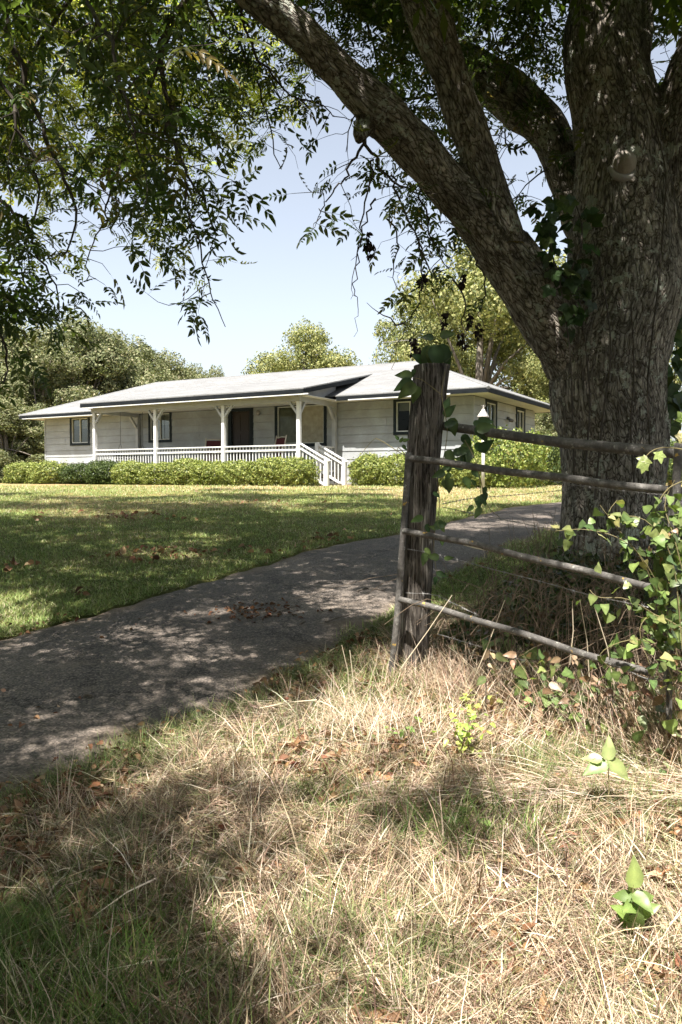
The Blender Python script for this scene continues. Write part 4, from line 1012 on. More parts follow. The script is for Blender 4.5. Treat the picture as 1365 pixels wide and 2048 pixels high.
# ------------------------------------------------------------------ hedge and shrubs
def shrub_mesh(seed, n_leaf, W, D_, H, leaf, cols, wts, name='foliage'):
    r_ = np.random.default_rng(seed); d = r_.normal(size=(n_leaf, 3)); d /= np.linalg.norm(d, axis=1)[:, None]
    sq = 1 / np.maximum(np.abs(d) ** 3.2, 1e-9).sum(1) ** (1 / 3.2)
    lump = 1.06 + .45 * (vnoise(d[:, 0] * 2.2 + 9, d[:, 1] * 2.2 + d[:, 2] * 3, 2.2, seed) - .5) + .14 * (vnoise(d[:, 0] * 3 + 2, d[:, 2] * 3 - d[:, 1], 6, seed) - .5)
    rr = sq * lump * (1 - .35 * r_.random(n_leaf) ** 2)
    P = d * rr[:, None] * np.array([W / 2, D_ / 2, H / 2]) + np.array([0, 0, H / 2])
    P[:, 2] = np.maximum(P[:, 2], .02) + (r_.random(n_leaf) < .06) * r_.random(n_leaf) * .14
    nrm = d + r_.normal(size=(n_leaf, 3)) * .7; Dd = np.cross(nrm, r_.normal(size=(n_leaf, 3))) + np.array([0, 0, .6])
    T = (np.array([(-.5, 0, 0), (0, .3, .06), (.5, 0, -.05), (0, -.3, .06)]), np.array([(0, 1, 2, 3)]))
    V, F = scatter(T, P, frames(Dd, nrm), leaf * r_.uniform(.6, 1.4, n_leaf))
    c = np.array(cols)[r_.choice(len(cols), n_leaf, p=np.array(wts) / sum(wts))] * (1 + .15 * r_.normal(size=(n_leaf, 1))).clip(.5, 1.6)
    o = np_mesh(name, V, F, M_hedge, None, rep(c, 4)); 
    s = MB()
    for k in range(7):
        a = r_.uniform(0, 6.28); s.tube([(.06 * math.cos(a), .06 * math.sin(a), -.1), (W * .14 * math.cos(a), D_ * .14 * math.sin(a), H * .4), (W * .3 * math.cos(a + .4), D_ * .3 * math.sin(a + .4), H * .8)], [.018, .012, .004], 5)
    return o, s.build('stem', M_twig, None)
HC = [(.20, .24, .06), (.29, .32, .09), (.11, .145, .04), (.40, .39, .15)]
hp = [shrub_mesh(50 + k, 11000, 1.2, 1.0, .95, .060, HC, [4, 4, 3, .8]) for k in range(3)]
hp.append(shrub_mesh(60, 11000, 1.2, 1.05, .98, .060, [(.045, .07, .02), (.07, .10, .028), (.12, .15, .04)], [5, 3, 1]))
hused = set()
def place_shrub(pi, loc, sc, label, rz, group='clipped shrubs along the front of the house', cat='shrub', name='clipped_shrub', protos_=None, us=None):
    P_ = protos_ or hp; us = hused if us is None else us
    e = empty(name, loc, rz); e.scale = sc; tag(e, label, cat, group)
    for o in P_[pi]:
        c = o if pi not in us else o.copy()
        if pi in us: COL.objects.link(c)
        c.parent = e
    us.add(pi); return e
xs = [-16.75, -15.25, -13.85, -12.5, -11.15, -9.9, -8.7, -7.6, -6.5, -5.45, -4.4]
for i, x in enumerate(xs):
    p = hw(x, -3.15 - .1 * math.sin(i * 1.9), 0)
    dark = i in (2, 3)
    lab = ['yellow green clipped shrub at the far left end of the hedge', 'yellow green shrub second from the left end, below the left window', 'dark green shrub, the left one of two dark ones in the hedge',
           'dark green shrub, the right one of two dark ones, by the first porch post', 'yellow green shrub just right of the second dark one', 'yellow green shrub below the second porch post', 'yellow green shrub just right of the second porch post',
           'yellow green shrub below the left rocking chair', 'yellow green shrub below the third porch post', 'yellow green shrub below the dark front door', 'tall yellow green shrub at the foot of the porch stairs'][i]
    place_shrub(3 if dark else i % 3, (p.x, p.y, g1(p.x, p.y) - .03), (1.08 - .02 * i + .06 * math.sin(i * 3.1), 1.1, .80 + .06 * math.sin(i * 2.3) + (.12 if i == 10 else 0)), lab, i * 1.3)
for i, (x, y, s, lab) in enumerate([(-2.95, -1.25, .98, 'shrub just right of the porch stairs'), (-1.75, -1.25, .96, 'shrub below the window left of the fence post'), (-.35, -1.5, .8, 'small shrub behind the fence post'), (.75, -1.6, .92, 'shrub left of the lamp post at the house corner')]):
    p = hw(x, y, 0); place_shrub((i + 1) % 3, (p.x, p.y, g1(p.x, p.y) - .03), (1.02, 1.0, s), 'yellow green clipped ' + lab, i * 2.1 + 1)
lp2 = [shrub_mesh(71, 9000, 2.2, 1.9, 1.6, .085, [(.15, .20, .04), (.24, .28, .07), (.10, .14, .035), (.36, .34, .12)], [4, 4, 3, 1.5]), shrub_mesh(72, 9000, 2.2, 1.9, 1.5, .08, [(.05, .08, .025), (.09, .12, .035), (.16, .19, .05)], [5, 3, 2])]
lu = set()
for pi, px, py, Y, s, lab in [(0, 1015, 972, 23.2, 1.0, 'large loose bright green bush right of the lamp post'), (0, 962, 972, 23.0, .62, 'smaller rounded bush right behind the lamp post'), (1, 1085, 975, 25.5, 1.0, 'dark bush between the bright bush and the big trunk'), (0, 1120, 965, 29, .95, 'pale bush behind the dark one beside the big trunk'), (1, 1345, 965, 33, 1.2, 'dark bush at the right edge behind the gate'), (1, 1300, 965, 36, 1.2, 'dark bush behind the big trunk on the far lawn')]:
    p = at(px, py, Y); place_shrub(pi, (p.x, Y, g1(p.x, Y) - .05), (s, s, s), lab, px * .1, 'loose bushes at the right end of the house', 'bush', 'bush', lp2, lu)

# ------------------------------------------------------------------ fence post, gate, wires
PB = Vector((.50, 5.0, 0)); 
def col_post(name, pts, rads, n=28, rows=46, seed=3):
    P, r = catmull([Vector(p) for p in pts], rads, rows // (len(pts) - 1)); mb = MB(); o = P[0].copy()
    b0 = len(mb.v)
    for i, (p, rr) in enumerate(zip(P, r)):
        for k in range(n):
            a = 2 * math.pi * k / n; nz = float(vnoise(k * .9 + 40 + seed, i * .07, 1.0, seed)) - .5; nz2 = float(vnoise(math.cos(a) * 2 + 9, i * .05 + math.sin(a) * 2, 1.0, seed + 4)) - .5
            q = rr * (1 + .09 * nz + .10 * nz2); mb.v.append(tuple(p - o + Vector((q * math.cos(a), q * math.sin(a), 0))))
    for i in range(len(P) - 1):
        for k in range(n): mb.f.append((b0 + i * n + k, b0 + i * n + (k + 1) % n, b0 + (i + 1) * n + (k + 1) % n, b0 + (i + 1) * n + k))
    e = b0 + (len(P) - 1) * n; c = len(mb.v); mb.v.append(tuple(P[-1] - o + Vector((0, 0, -.012))))
    for k in range(n): mb.f.append((e + k, e + (k + 1) % n, c))
    ob = mb.build(name, M_post, None, True); ob.location = o; return ob
base = at(822, 1360, 5.0)
post = col_post('fence_post', [at(820, 1375, 5.0), at(827, 1250, 5.0), at(838, 1050, 5.0), at(852, 860, 5.0), at(865, 731, 5.0)], [.106, .104, .103, .108, .112])
tag(post, 'thick weathered grey wooden post leaning beside the pipe gate', 'fence post')
GO = at(800, 1345, 4.86)
gate = empty('pipe_gate', GO); tag(gate, 'old lichen covered pipe gate with sagging rails in front of the big trunk', 'gate')
def gl_(p): return Vector(p) - GO
def gtube(name, pts, r, parent=gate, n=14):
    P, rr = catmull([at(*q) for q in pts], [r] * len(pts), 6); P = [p + Vector((0, 0, .003 * math.sin(i * .7 + pts[0][1]))) for i, p in enumerate(P)]
    mb = MB(); mb.tube([gl_(p) for p in P], rr, n); return mb.build(name, M_pipe, parent, True)
gtube('gate_stile', [(818, 905, 4.84), (812, 1000, 4.84), (803, 1120, 4.84), (794, 1240, 4.84), (783, 1350, 4.84)], .020)
gtube('gate_rail', [(818, 915, 4.80), (900, 927, 4.62), (1050, 947, 4.3), (1200, 965, 4.0), (1365, 984, 3.72)], .0205)
gtube('gate_rail', [(808, 1063, 4.80), (900, 1078, 4.6), (1000, 1101, 4.38), (1150, 1138, 4.06), (1310, 1176, 3.76)], .0195)
gtube('gate_rail', [(800, 1198, 4.80), (880, 1219, 4.62), (1000, 1254, 4.36), (1150, 1302, 4.06), (1295, 1345, 3.78)], .0195)
wl_ = MB(); Pw = [at(a_, b_, c_) - GO for a_, b_, c_ in [(930, 1084, 4.54), (950, 1089, 4.50), (972, 1094, 4.45)]]; wl_.tube(Pw, [.0215, .0228, .0215], 12); wl_.build('lichen_patch', rough_mat('pale_lichen', (.42, .43, .40), (.66, .67, .63), 60, .95), gate, True)
gtube('gate_stile', [(1358, 885, 3.70), (1352, 1000, 3.70), (1345, 1180, 3.70), (1335, 1370, 3.70)], .020)
pr_ = MB(); Pq, rr = catmull([at(*q) for q in [(888, 852, 5.02), (960, 862, 4.86), (1100, 882, 4.54), (1230, 895, 4.26), (1362, 906, 4.0)]], [.028, .029, .030, .030, .031], 6)
po = Pq[0].copy(); pr_.tube([p - po for p in Pq], rr, 16); pipe = pr_.build('top_pipe', M_pipe, None, True); pipe.location = po
tag(pipe, 'thick dark pipe rail running from the wooden post above the gate', 'pipe rail')
stake = MB(); sp_ = [at(1340, 1440, 3.62), at(1337, 1290, 3.62), at(1345, 960, 3.62)]; so_ = sp_[0].copy(); stake.beam(sp_[0] - so_, sp_[2] - so_, .032, .008); stake.beam(sp_[0] - so_ + Vector((0, .012, 0)), sp_[2] - so_ + Vector((0, .012, 0)), .006, .026)
st = stake.build('metal_stake', M_pipe, None); st.location = so_; tag(st, 'narrow steel fence stake among the vines at the right edge', 'stake')
def wire(pts, label, sag=0.0, barbs=True):
    P, _ = catmull([at(*q) for q in pts], [1] * len(pts), 10); o = P[0].copy(); mb = MB(); L_ = 0
    a, b_ = [], []
    dens = []
    for i in range(len(P) - 1):
        for k in range(4): dens.append(P[i].lerp(P[i + 1], k / 4))
    for i, p in enumerate(dens):
        t = i * 1.1; off = Vector((0, math.cos(t), math.sin(t))) * .0022; a.append(p - o + off); b_.append(p - o - off)
    mb.tube(a, .0014, 4, False); mb.tube(b_, .0014, 4, False)
    if barbs:
        acc = 0
        for i in range(1, len(dens)):
            acc += (dens[i] - dens[i - 1]).length
            if acc > .105:
                acc = 0; q = dens[i] - o
                for s in ((.008, .004, .014), (-.006, .01, .012), (.004, -.008, -.014), (-.01, -.004, -.012)): mb.tube([q - Vector(s) * .3, q + Vector(s)], [.0014, .0005], 4, False)
                mb.tube([q - Vector((.005, 0, 0)), q + Vector((.005, 0, 0))], .0036, 5)
    ob = mb.build('barbed_wire', M_wire, None); ob.location = o; tag(ob, label, 'wire', 'barbed wires on the fence line'); return ob
wire([(822, 916, 4.87), (850, 921, 4.86), (885, 917, 4.9), (960, 934, 4.8), (1100, 962, 4.5), (1210, 978, 4.2), (1330, 990, 3.9)], 'barbed wire strand running just above the second rail of the gate')
wire([(884, 1008, 5.0), (950, 996, 6.0), (1030, 990, 7.0), (1110, 982, 8.0), (1135, 980, 8.3)], 'barbed wire strand rising from the post to the big trunk across the lawn')
wire([(815, 1098, 4.87), (880, 1110, 4.88), (980, 1137, 4.7), (1090, 1165, 4.5), (1180, 1190, 4.3), (1300, 1215, 4.0)], 'barbed wire strand between the third rail and the lowest rail')
wire([(884, 1014, 5.1), (960, 1030, 4.9), (1100, 1058, 4.6), (1220, 1085, 4.3), (1330, 1110, 4.0)], 'barbed wire strand just above the third rail of the gate')
wire([(812, 1186, 4.87), (870, 1190, 4.86), (910, 1208, 4.7), (960, 1232, 4.55)], 'short barbed wire strand tied at the foot of the post over the lowest rail')
wire([(875, 1268, 4.9), (950, 1290, 4.8), (1060, 1325, 4.5)], 'lowest barbed wire strand in the straw under the gate')
wire([(1200, 1322, 3.95), (1245, 1336, 3.8), (1275, 1350, 3.7), (1300, 1358, 3.66), (1352, 1359, 3.6)], 'tangled wire end twisted off the right end of the lowest rail')

# ------------------------------------------------------------------ vines, creepers and weeds
def ovate(w=.42, fold=.05, n=6, curl=.12, heart=False):
    T_ = [0, .10, .28, .50, .74, .90, 1.0]; W_ = [0, .62, 1.0, .93, .55, .22, 0] if not heart else [0, .92, 1.0, .82, .48, .20, 0]
    L = []; Rr_ = []; M_ = []
    for i in range(7):
        t = T_[i]; ww = w * W_[i]; z = -curl * t * t + .02 * math.sin(i * 2.4)
        back = (.13 if heart else .04) * (1 - t) * (W_[i] > 0)
        M_.append((t, 0, z)); L.append((t - back, ww, z + fold * W_[i] + .025 * math.sin(i * 1.9))); Rr_.append((t - back, -ww, z + fold * W_[i] + .025 * math.sin(i * 2.3 + 1)))
    V = M_ + L + Rr_; k = 7; F = []
    for i in range(6):
        F.append((i, i + 1, k + i + 1, k + i)); F.append((i + 1, i, 2 * k + i, 2 * k + i + 1))
    return np.array(V), np.array(F)
def palm5(l=.5, w=.17, cnt=5):
    Vs, Fs, b = [], [], 0; v, f_ = ovate(w / l * 1.0, .05)
    for k in range(cnt):
        a = R((k - (cnt - 1) / 2) * (62 if cnt == 5 else 68)); s = l * (1 - .18 * abs(k - (cnt - 1) / 2))
        q = v * s; x = q[:, 0] * math.cos(a) - q[:, 1] * math.sin(a) + .25; y = q[:, 0] * math.sin(a) + q[:, 1] * math.cos(a)
        Vs.append(np.stack([x, y, q[:, 2] - .10 * (x * x + y * y)], 1)); Fs.append(f_ + b); b += len(v)
    st_ = np.array([(0, .006, 0), (0, -.006, 0), (.25, -.006, 0), (.25, .006, 0)]); Vs.append(st_); Fs.append(np.array([(0, 1, 2, 3)]) + b)
    return np.concatenate(Vs), np.concatenate(Fs)
T_heart = ovate(.46, .09, heart=True); T_ov = ovate(.27, .07); T_big = ovate(.30, .09, 6, .28); T_p5 = palm5(); T_p3 = palm5(.6, .24, 3)
def plant(name, label, cat, origin, stems, leaves, group=None, mat=M_vine, stem_r=.003, parent=None):
    """stems: lists of world points; leaves: list of (template, positions, dirs, ups, sizes, tint choices, weights)"""
    o = Vector(origin)
    if parent is None: e = empty(name, o); tag(e, label, cat, group)
    else: e = parent
    mb = MB()
    for s_ in stems: 
        P, rr = catmull(s_, [stem_r * (1 - .6 * i / len(s_)) for i in range(len(s_))], 4); mb.tube([p - o for p in P], rr, 5, False)
    if stems: mb.build('stem', M_twig if stem_r > .004 else M_stem, e)
    Vs, Fs, Cs, b = [], [], [], 0
    quads = []
    for (T, P, D, U, S, tc, tw) in leaves:
        P = np.array(P, float).reshape(-1, 3); D = np.array(D, float).reshape(-1, 3); U = np.array(U, float).reshape(-1, 3); S = np.broadcast_to(np.array(S, float), (len(P),)).copy()
        V, F = scatter(T, P - np.array(o), frames(D, U), S); Vs.append(V); Fs.append(F + b); cc = rep(tints(len(P), tc, tw), len(T[0])); mod = np.tile(np.where(np.abs(T[0][:, 1]) < .004, 1.25, .92), len(P)) * (1 + .14 * rng.normal(size=len(cc)))
        Cs.append(cc * mod[:, None].clip(.5, 1.6)); b += len(V)
    if Vs: np_mesh('foliage' if parent is None else 'leaves', np.concatenate(Vs), np.concatenate(Fs), mat, e, np.concatenate(Cs))
    return e
M_stem = rough_mat('green_brown_stem', (.14, .11, .06), (.22, .20, .09), 20, .7)
VG = [(.13, .18, .055), (.18, .225, .08), (.08, .12, .04), (.27, .265, .115)]
VD = [(.035, .065, .022), (.05, .09, .03), (.08, .12, .035)]
CAMV = np.array([0, -1.0, .35])
def vine_along(stems, T, size, every, tc, tw, spread=.05, face=.6):
    P, D, U, S = [], [], [], []
    for s_ in stems:
        Q, _ = catmull(s_, [1] * len(s_), 8); acc = 0
        for i in range(1, len(Q)):
            acc += (Q[i] - Q[i - 1]).length
            if acc >= every:
                acc = 0; d = rng.normal(size=3); d[2] -= .5; d /= np.linalg.norm(d)
                P.append(np.array(Q[i]) + d * spread * rng.random()); D.append(d); U.append(CAMV * face + np.array([0, 0, .7]) + rng.normal(size=3) * .45); S.append(size * rng.uniform(.6, 1.25))
    return (T, P, D, U, S, tc, tw)
# leaves growing on and around the wooden post
o = at(865, 731, 5.0)
def L1(px, py, Y, dx, dz, s, up=(0, -1, .2)): return (at(px, py, Y), (dx, -.15, dz), up, s)
def pack(T, lst, tc, tw): return (T, [a[0] for a in lst], [a[1] for a in lst], [a[2] for a in lst], [a[3] for a in lst], tc, tw)
top = [L1(862, 692, 4.95, -.45, -1, .14), L1(868, 690, 4.93, .25, -1, .17), L1(878, 690, 4.97, .55, -1, .16), L1(866, 690, 4.94, -.05, -1, .15), L1(880, 672, 4.97, .9, .2, .10), L1(868, 676, 4.98, -.8, .1, .08), L1(850, 725, 4.98, -.6, .4, .10), L1(885, 722, 4.98, .6, .6, .09)]
lft = [L1(826, 762, 4.9, -1, -.45, .13), L1(826, 752, 4.92, -1, .1, .11), L1(832, 768, 4.88, -1, -.75, .14), L1(836, 772, 4.9, -.3, -1, .11), L1(829, 738, 4.9, -.2, -.9, .05)]
rgt = [L1(890, 818, 4.92, .3, .8, .08)] + [L1(885 + 75 * rng.random(), 815 + 95 * rng.random(), 4.80 + .15 * rng.random(), rng.uniform(.1, 1), rng.uniform(-1.2, .4), rng.uniform(.07, .13)) for _ in range(15)]
rgt += [L1(885 + 60 * rng.random(), 900 + 60 * rng.random(), 4.85, rng.uniform(-.6, 1), rng.uniform(-1.2, .2), rng.uniform(.05, .11)) for _ in range(16)]
plant('post_vine', 'dark green vine with broad leaves climbing the top of the wooden post', 'vine', o,
      [[at(872, 1000, 4.98), at(885, 930, 4.9), at(895, 860, 4.88), at(884, 790, 4.89), at(890, 735, 4.92), at(872, 700, 4.95), at(882, 672, 4.97)], [at(884, 790, 4.89), at(845, 760, 4.88), at(822, 756, 4.9)],
       [at(838, 925, 4.88), at(800, 905, 4.85), at(760, 880, 4.85), at(745, 882, 4.85), at(715, 918, 4.85)], [at(815, 915, 4.86), at(797, 895, 4.85), at(795, 920, 4.85), at(806, 935, 4.85)]],
      [pack(T_big, top + lft + rgt, VD, [2, 4, 3]), pack(T_ov, [L1(806, 882, 4.85, 1, .3, .045), L1(800, 885, 4.85, .5, .8, .04), L1(805, 890, 4.85, .7, -.8, .045), L1(798, 880, 4.85, -.5, .6, .04)], VD, [1, 2, 3])])
stm = [[at(930, 880, 4.8), at(955, 930, 4.8), at(962, 990, 4.8), at(975, 1020, 4.8)]]
plant('dangling_vine', 'thin dark vine sprig dangling between the top pipe and the driveway', 'vine', at(930, 880, 4.8), stm + [[at(962, 960, 4.8), at(975, 1010, 4.8), at(1000, 1035, 4.8)], [at(870, 940, 4.88), at(880, 1010, 4.87), at(868, 1080, 4.87), at(874, 1150, 4.87)]],
      [pack(T_ov, [L1(945 + 35 * rng.random(), 965 + 50 * rng.random(), 4.8, rng.uniform(-1, 1), rng.uniform(-1, .2), rng.uniform(.05, .085)) for _ in range(11)] + [L1(rng.uniform(845, 890), rng.uniform(980, 1160), 4.84, rng.uniform(-1, 1), rng.uniform(-1, .2), rng.uniform(.05, .09)) for _ in range(14)], VD, [2, 4, 3])])
# creeper on the trunk: left fork and right side
cs = [[at(1150, 640, 6.42), at(1140, 560, 6.45), at(1165, 470, 6.5), at(1150, 400, 6.6)], [at(1140, 560, 6.45), at(1110, 530, 6.5), at(1100, 450, 6.7), at(1110, 390, 6.9)],
      [at(1352, 860, 6.95), at(1350, 760, 6.95), at(1356, 660, 6.95), at(1362, 590, 6.95)]]
long_ = [[at(1290, 1020, 6.42), at(1300, 900, 6.40), at(1296, 760, 6.42), at(1318, 560, 6.48), at(1328, 430, 6.5), at(1330, 330, 6.5), at(1290, 200, 6.5), at(1230, 60, 6.6)], [at(1190, 1000, 6.38), at(1205, 840, 6.36), at(1222, 700, 6.3), at(1205, 560, 6.36), at(1185, 470, 6.4)],
         [at(1150, 980, 6.42), at(1146, 860, 6.4), at(1140, 700, 6.4), at(1120, 560, 6.42)], [at(1270, 980, 6.42), at(1262, 860, 6.38), at(1268, 740, 6.4), at(1262, 600, 6.42)], [at(1170, 940, 6.38), at(1180, 800, 6.36), at(1168, 660, 6.36), at(1160, 600, 6.4)]]
cp = vine_along(cs[:2], T_p3, .20, .035, VD, [2, 4, 3], .14); cp2 = vine_along(cs[2:], T_heart, .12, .04, VD, [2, 3, 3], .12)
ext = [(at(rng.uniform(1085, 1190), rng.uniform(380, 640), rng.uniform(6.38, 6.8)), (rng.normal(), -.3, -1 + rng.normal() * .4), CAMV + rng.normal(size=3) * .3, rng.uniform(.11, .20)) for _ in range(46)]
ext = [a for a in ext if not (proj(a[0])[0] < 1105 and proj(a[0])[1] > 560)]
plant('trunk_creeper', 'ivy like creeper with three part leaves on the fork of the big trunk', 'creeper', at(1150, 640, 6.45), cs[:2] + long_, [cp, pack(T_p3, ext, VD, [2, 4, 3])], stem_r=.009)
plant('trunk_creeper', 'creeper with heart shaped leaves on the right side of the big trunk', 'creeper', at(1352, 860, 6.95), cs[2:], [cp2, pack(T_heart, [(at(rng.uniform(1325, 1362), rng.uniform(590, 880), 6.8), (rng.normal(), -.3, -1), CAMV + rng.normal(size=3) * .3, rng.uniform(.09, .16)) for _ in range(34)], VD, [2, 3, 2])], stem_r=.006)
# greenbrier over the right end of the gate
vs1 = [[at(1350, 1380, 3.6), at(1330, 1250, 3.6), at(1290, 1130, 3.55), at(1230, 1050, 3.5), at(1200, 1010, 3.5)], [at(1360, 1330, 3.55), at(1320, 1180, 3.5), at(1260, 1090, 3.45), at(1180, 1060, 3.5), at(1110, 1062, 3.6)],
       [at(1365, 1300, 3.5), at(1345, 1120, 3.5), at(1290, 1040, 3.5), at(1220, 1030, 3.5), at(1235, 1000, 3.5)], [at(1340, 1250, 3.5), at(1260, 1200, 3.45), at(1200, 1195, 3.45), at(1180, 1180, 3.5)],
       [at(1380, 1200, 3.45), at(1350, 1080, 3.45), at(1330, 1010, 3.5), at(1350, 960, 3.5)], [at(1360, 1400, 3.5), at(1320, 1300, 3.45), at(1260, 1280, 3.4), at(1200, 1310, 3.45), at(1240, 1350, 3.45)], [at(1370, 1260, 3.4), at(1310, 1230, 3.4), at(1280, 1260, 3.4), at(1300, 1330, 3.4)]]
plant('greenbrier_vine', 'bright green heart leaved briar tangled over the right end of the gate', 'vine', at(1350, 1390, 3.6), vs1, [vine_along(vs1, T_heart, .050, .015, VG, [4, 3, 3, 1], .10, .6), pack(T_heart, [(at(1290 + 80 * rng.random() ** .6, rng.uniform(1020, 1340), 3.5 + .2 * rng.random()), rng.normal(size=3) - np.array([0, 0, .5]), CAMV + np.array([0, 0, .5]) + rng.normal(size=3) * .7, rng.uniform(.03, .07)) for _ in range(170)], VG + [(.24, .15, .08)], [4, 3, 4, 1.2, 1.2])], stem_r=.0028)
vs2 = [[at(1375, 900, 3.5), at(1330, 895, 3.5), at(1300, 905, 3.5), at(1278, 935, 3.5)], [at(1372, 960, 3.5), at(1340, 975, 3.5), at(1320, 1000, 3.5), at(1310, 1030, 3.5)]]
plant('five_leaf_creeper', 'pale sunlit five leaf creeper sprig hanging over the top pipe', 'vine', at(1365, 880, 3.5), vs2,
      [(T_p5, [at(1300, 915, 3.48), at(1316, 900, 3.46), at(1352, 880, 3.5), at(1290, 925, 3.47), at(1360, 850, 3.5), at(1362, 1010, 3.5)], [(-.9, -.2, -.6), (.2, -.3, -.9), (.8, -.2, .5), (-.3, -.2, -1), (.5, -.3, 1), (.4, -.2, -.8)], [(0, -1, .5)] * 6, [.10, .085, .09, .07, .11, .1], [(.26, .32, .10), (.33, .36, .14)], [1, 1])])
def leafy_plant(label, base, stems_px, T, leaves, tc, tw, name='leafy_weed', group='broad leaved weeds in the verge'):
    return plant(name, label, 'plant', base, stems_px, [pack(T, leaves, tc, tw)], group)
b1 = ground_hit(1265, 1900)
leafy_plant('broad leaved green weed standing alone in the sunny grass at lower right', b1, [[b1, b1 + Vector((.0, 0, .12)), b1 + Vector((.0, 0, .20))]], T_big,
            [(b1 + Vector((.0, 0, .045 + .013 * k)), (math.cos(k * 2.4), math.sin(k * 2.4) * .8, .9 - .16 * k + .5), (0, -.8, .7), .062 + .012 * (k % 3)) for k in range(12)] + [(b1 + Vector((0, 0, .19)), (.1, 0, 1), (0, -1, .2), .09)], [(.15, .22, .06), (.20, .27, .08)], [1, 1])
b2 = ground_hit(1212, 1640)
tp = at(1215, 1520, b2.y)
leafy_plant('young sapling with three large yellow green leaves on a thin bare stem', b2, [[b2, b2.lerp(tp, .5) + Vector((.01, 0, 0)), tp]], T_big,
            [(tp, (.1, -.1, 1), (0, -1, .3), .095), (tp - Vector((0, 0, .01)), (-1, -.3, -.25), (0, -.7, .8), .11), (tp, (.9, -.35, -.6), (0, -.7, .8), .115), (tp - Vector((.02, 0, .0)), (-1, .2, .15), (0, -.7, .8), .08)], [(.24, .30, .11), (.30, .34, .14)], [1, 1], 'sapling')
b3 = ground_hit(1345, 1480)
t3 = at(1335, 1440, b3.y - .02)
leafy_plant('dark green five leaf weed at the right edge beside the steel stake', b3, [[b3, t3], [b3, t3 + Vector((.05, 0, -.09))]], T_big,
            [(t3 + Vector((.03 * rng.normal(), 0, .04 * rng.normal())), (math.cos(a), -.4, math.sin(a) * .8), (0, -.8, .6), rng.uniform(.07, .115)) for a in np.linspace(0, 6.2, 13)], [(.07, .12, .04), (.12, .18, .06)], [1, 1])
b4 = ground_hit(1000, 1360); t4 = at(1012, 1280, b4.y)
leafy_plant('pale broad leaved plant hanging just below the lowest gate rail', b4, [[b4, t4]], T_big,
            [(t4, (.15, -.3, -1), (0, -1, .3), .15), (t4 + Vector((.01, 0, .02)), (.1, -.1, .9), (0, -1, .2), .08), (t4, (.9, -.3, -.4), (0, -.8, .6), .12), (t4 - Vector((.02, 0, .01)), (-.9, -.2, -.1), (0, -.8, .6), .09), (t4 - Vector((.08, 0, .1)), (-.5, -.4, -.5), (0, -1, .5), .08)], [(.22, .28, .12), (.14, .20, .07)], [1, 1])
for (lab, px, py, w, hh, T, sz, n_, tc) in [('trailing yellow green bindweed patch on the sunny straw mound', 935, 1520, .10, .22, T_ov, .045, 46, [(.26, .36, .08), (.34, .42, .10)]), ('yellow green sprawling weed below the foot of the post', 940, 1420, .12, .07, T_heart, .035, 34, [(.38, .42, .10), (.30, .38, .09)]),
                                         ('grey green leafy weed clump under the middle of the lowest rail', 1110, 1450, .22, .16, T_heart, .06, 44, [(.12, .18, .06), (.18, .24, .09)]), ('low weed clump with round leaves left of the sapling', 1120, 1545, .08, .03, T_big, .075, 7, [(.22, .32, .10)]),
                                         ('dark green seedling cluster under the right part of the lowest rail', 1215, 1420, .12, .12, T_heart, .065, 22, [(.10, .16, .05), (.15, .22, .07)]), ('small green weed in the straw beside the yellow vine', 800, 1490, .12, .08, T_ov, .045, 14, [(.22, .32, .10)]),
                                         ('low broad leaved weed in the dappled grass right of centre', 920, 1650, .10, .03, T_big, .055, 14, [(.20, .30, .09)])]:
    c = ground_hit(px, py); 
    P = [(c.x + w * rng.normal() * .5, c.y + w * rng.normal() * .4, 0) for _ in range(n_)]
    lv = [((a, b_, g1(a, b_) + .02 + hh * rng.random()), (rng.normal(), rng.normal() - .2, -.2 + .4 * rng.normal()), (0, -.5, 1), sz * rng.uniform(.6, 1.3)) for a, b_, _ in P]
    leafy_plant(lab, c, [[Vector((c.x, c.y, c.z - .01)), Vector(lv[k][0])] for k in range(0, n_, 4)], T, lv, tc, [1] * len(tc))

gw = []
for _ in range(600):
    t_ = rng.random(); x_ = .95 + 1.05 * t_ + .10 * rng.normal(); y_ = 4.55 - 1.10 * t_ + .20 * rng.normal()
    gw.append(((x_, y_, g1(x_, y_) + .02 + .34 * rng.random() ** 1.8), (rng.normal(), rng.normal() - .4, -.5 + .5 * rng.normal()), CAMV + np.array([0, 0, .5]) + rng.normal(size=3) * .6, rng.uniform(.03, .085)))
ob_ = (1.5, 4.0, g1(1.5, 4.0))
plant('gate_weeds', 'tangle of dull green and withered brown leaves in the straw below the gate rails', 'weeds', ob_, [[Vector((q[0][0], q[0][1], g1(q[0][0], q[0][1]))), Vector(q[0])] for q in gw[::9]],
      [pack(T_heart, gw[:230], [(.12, .17, .05), (.19, .24, .08), (.08, .11, .04)], [3, 3, 3]), pack(T_big, gw[230:320], [(.12, .17, .07), (.18, .22, .10)], [1, 1]), pack(T_ov, gw[320:], [(.26, .16, .10), (.17, .10, .06), (.36, .26, .17)], [1, 1, 1])], stem_r=.0042)
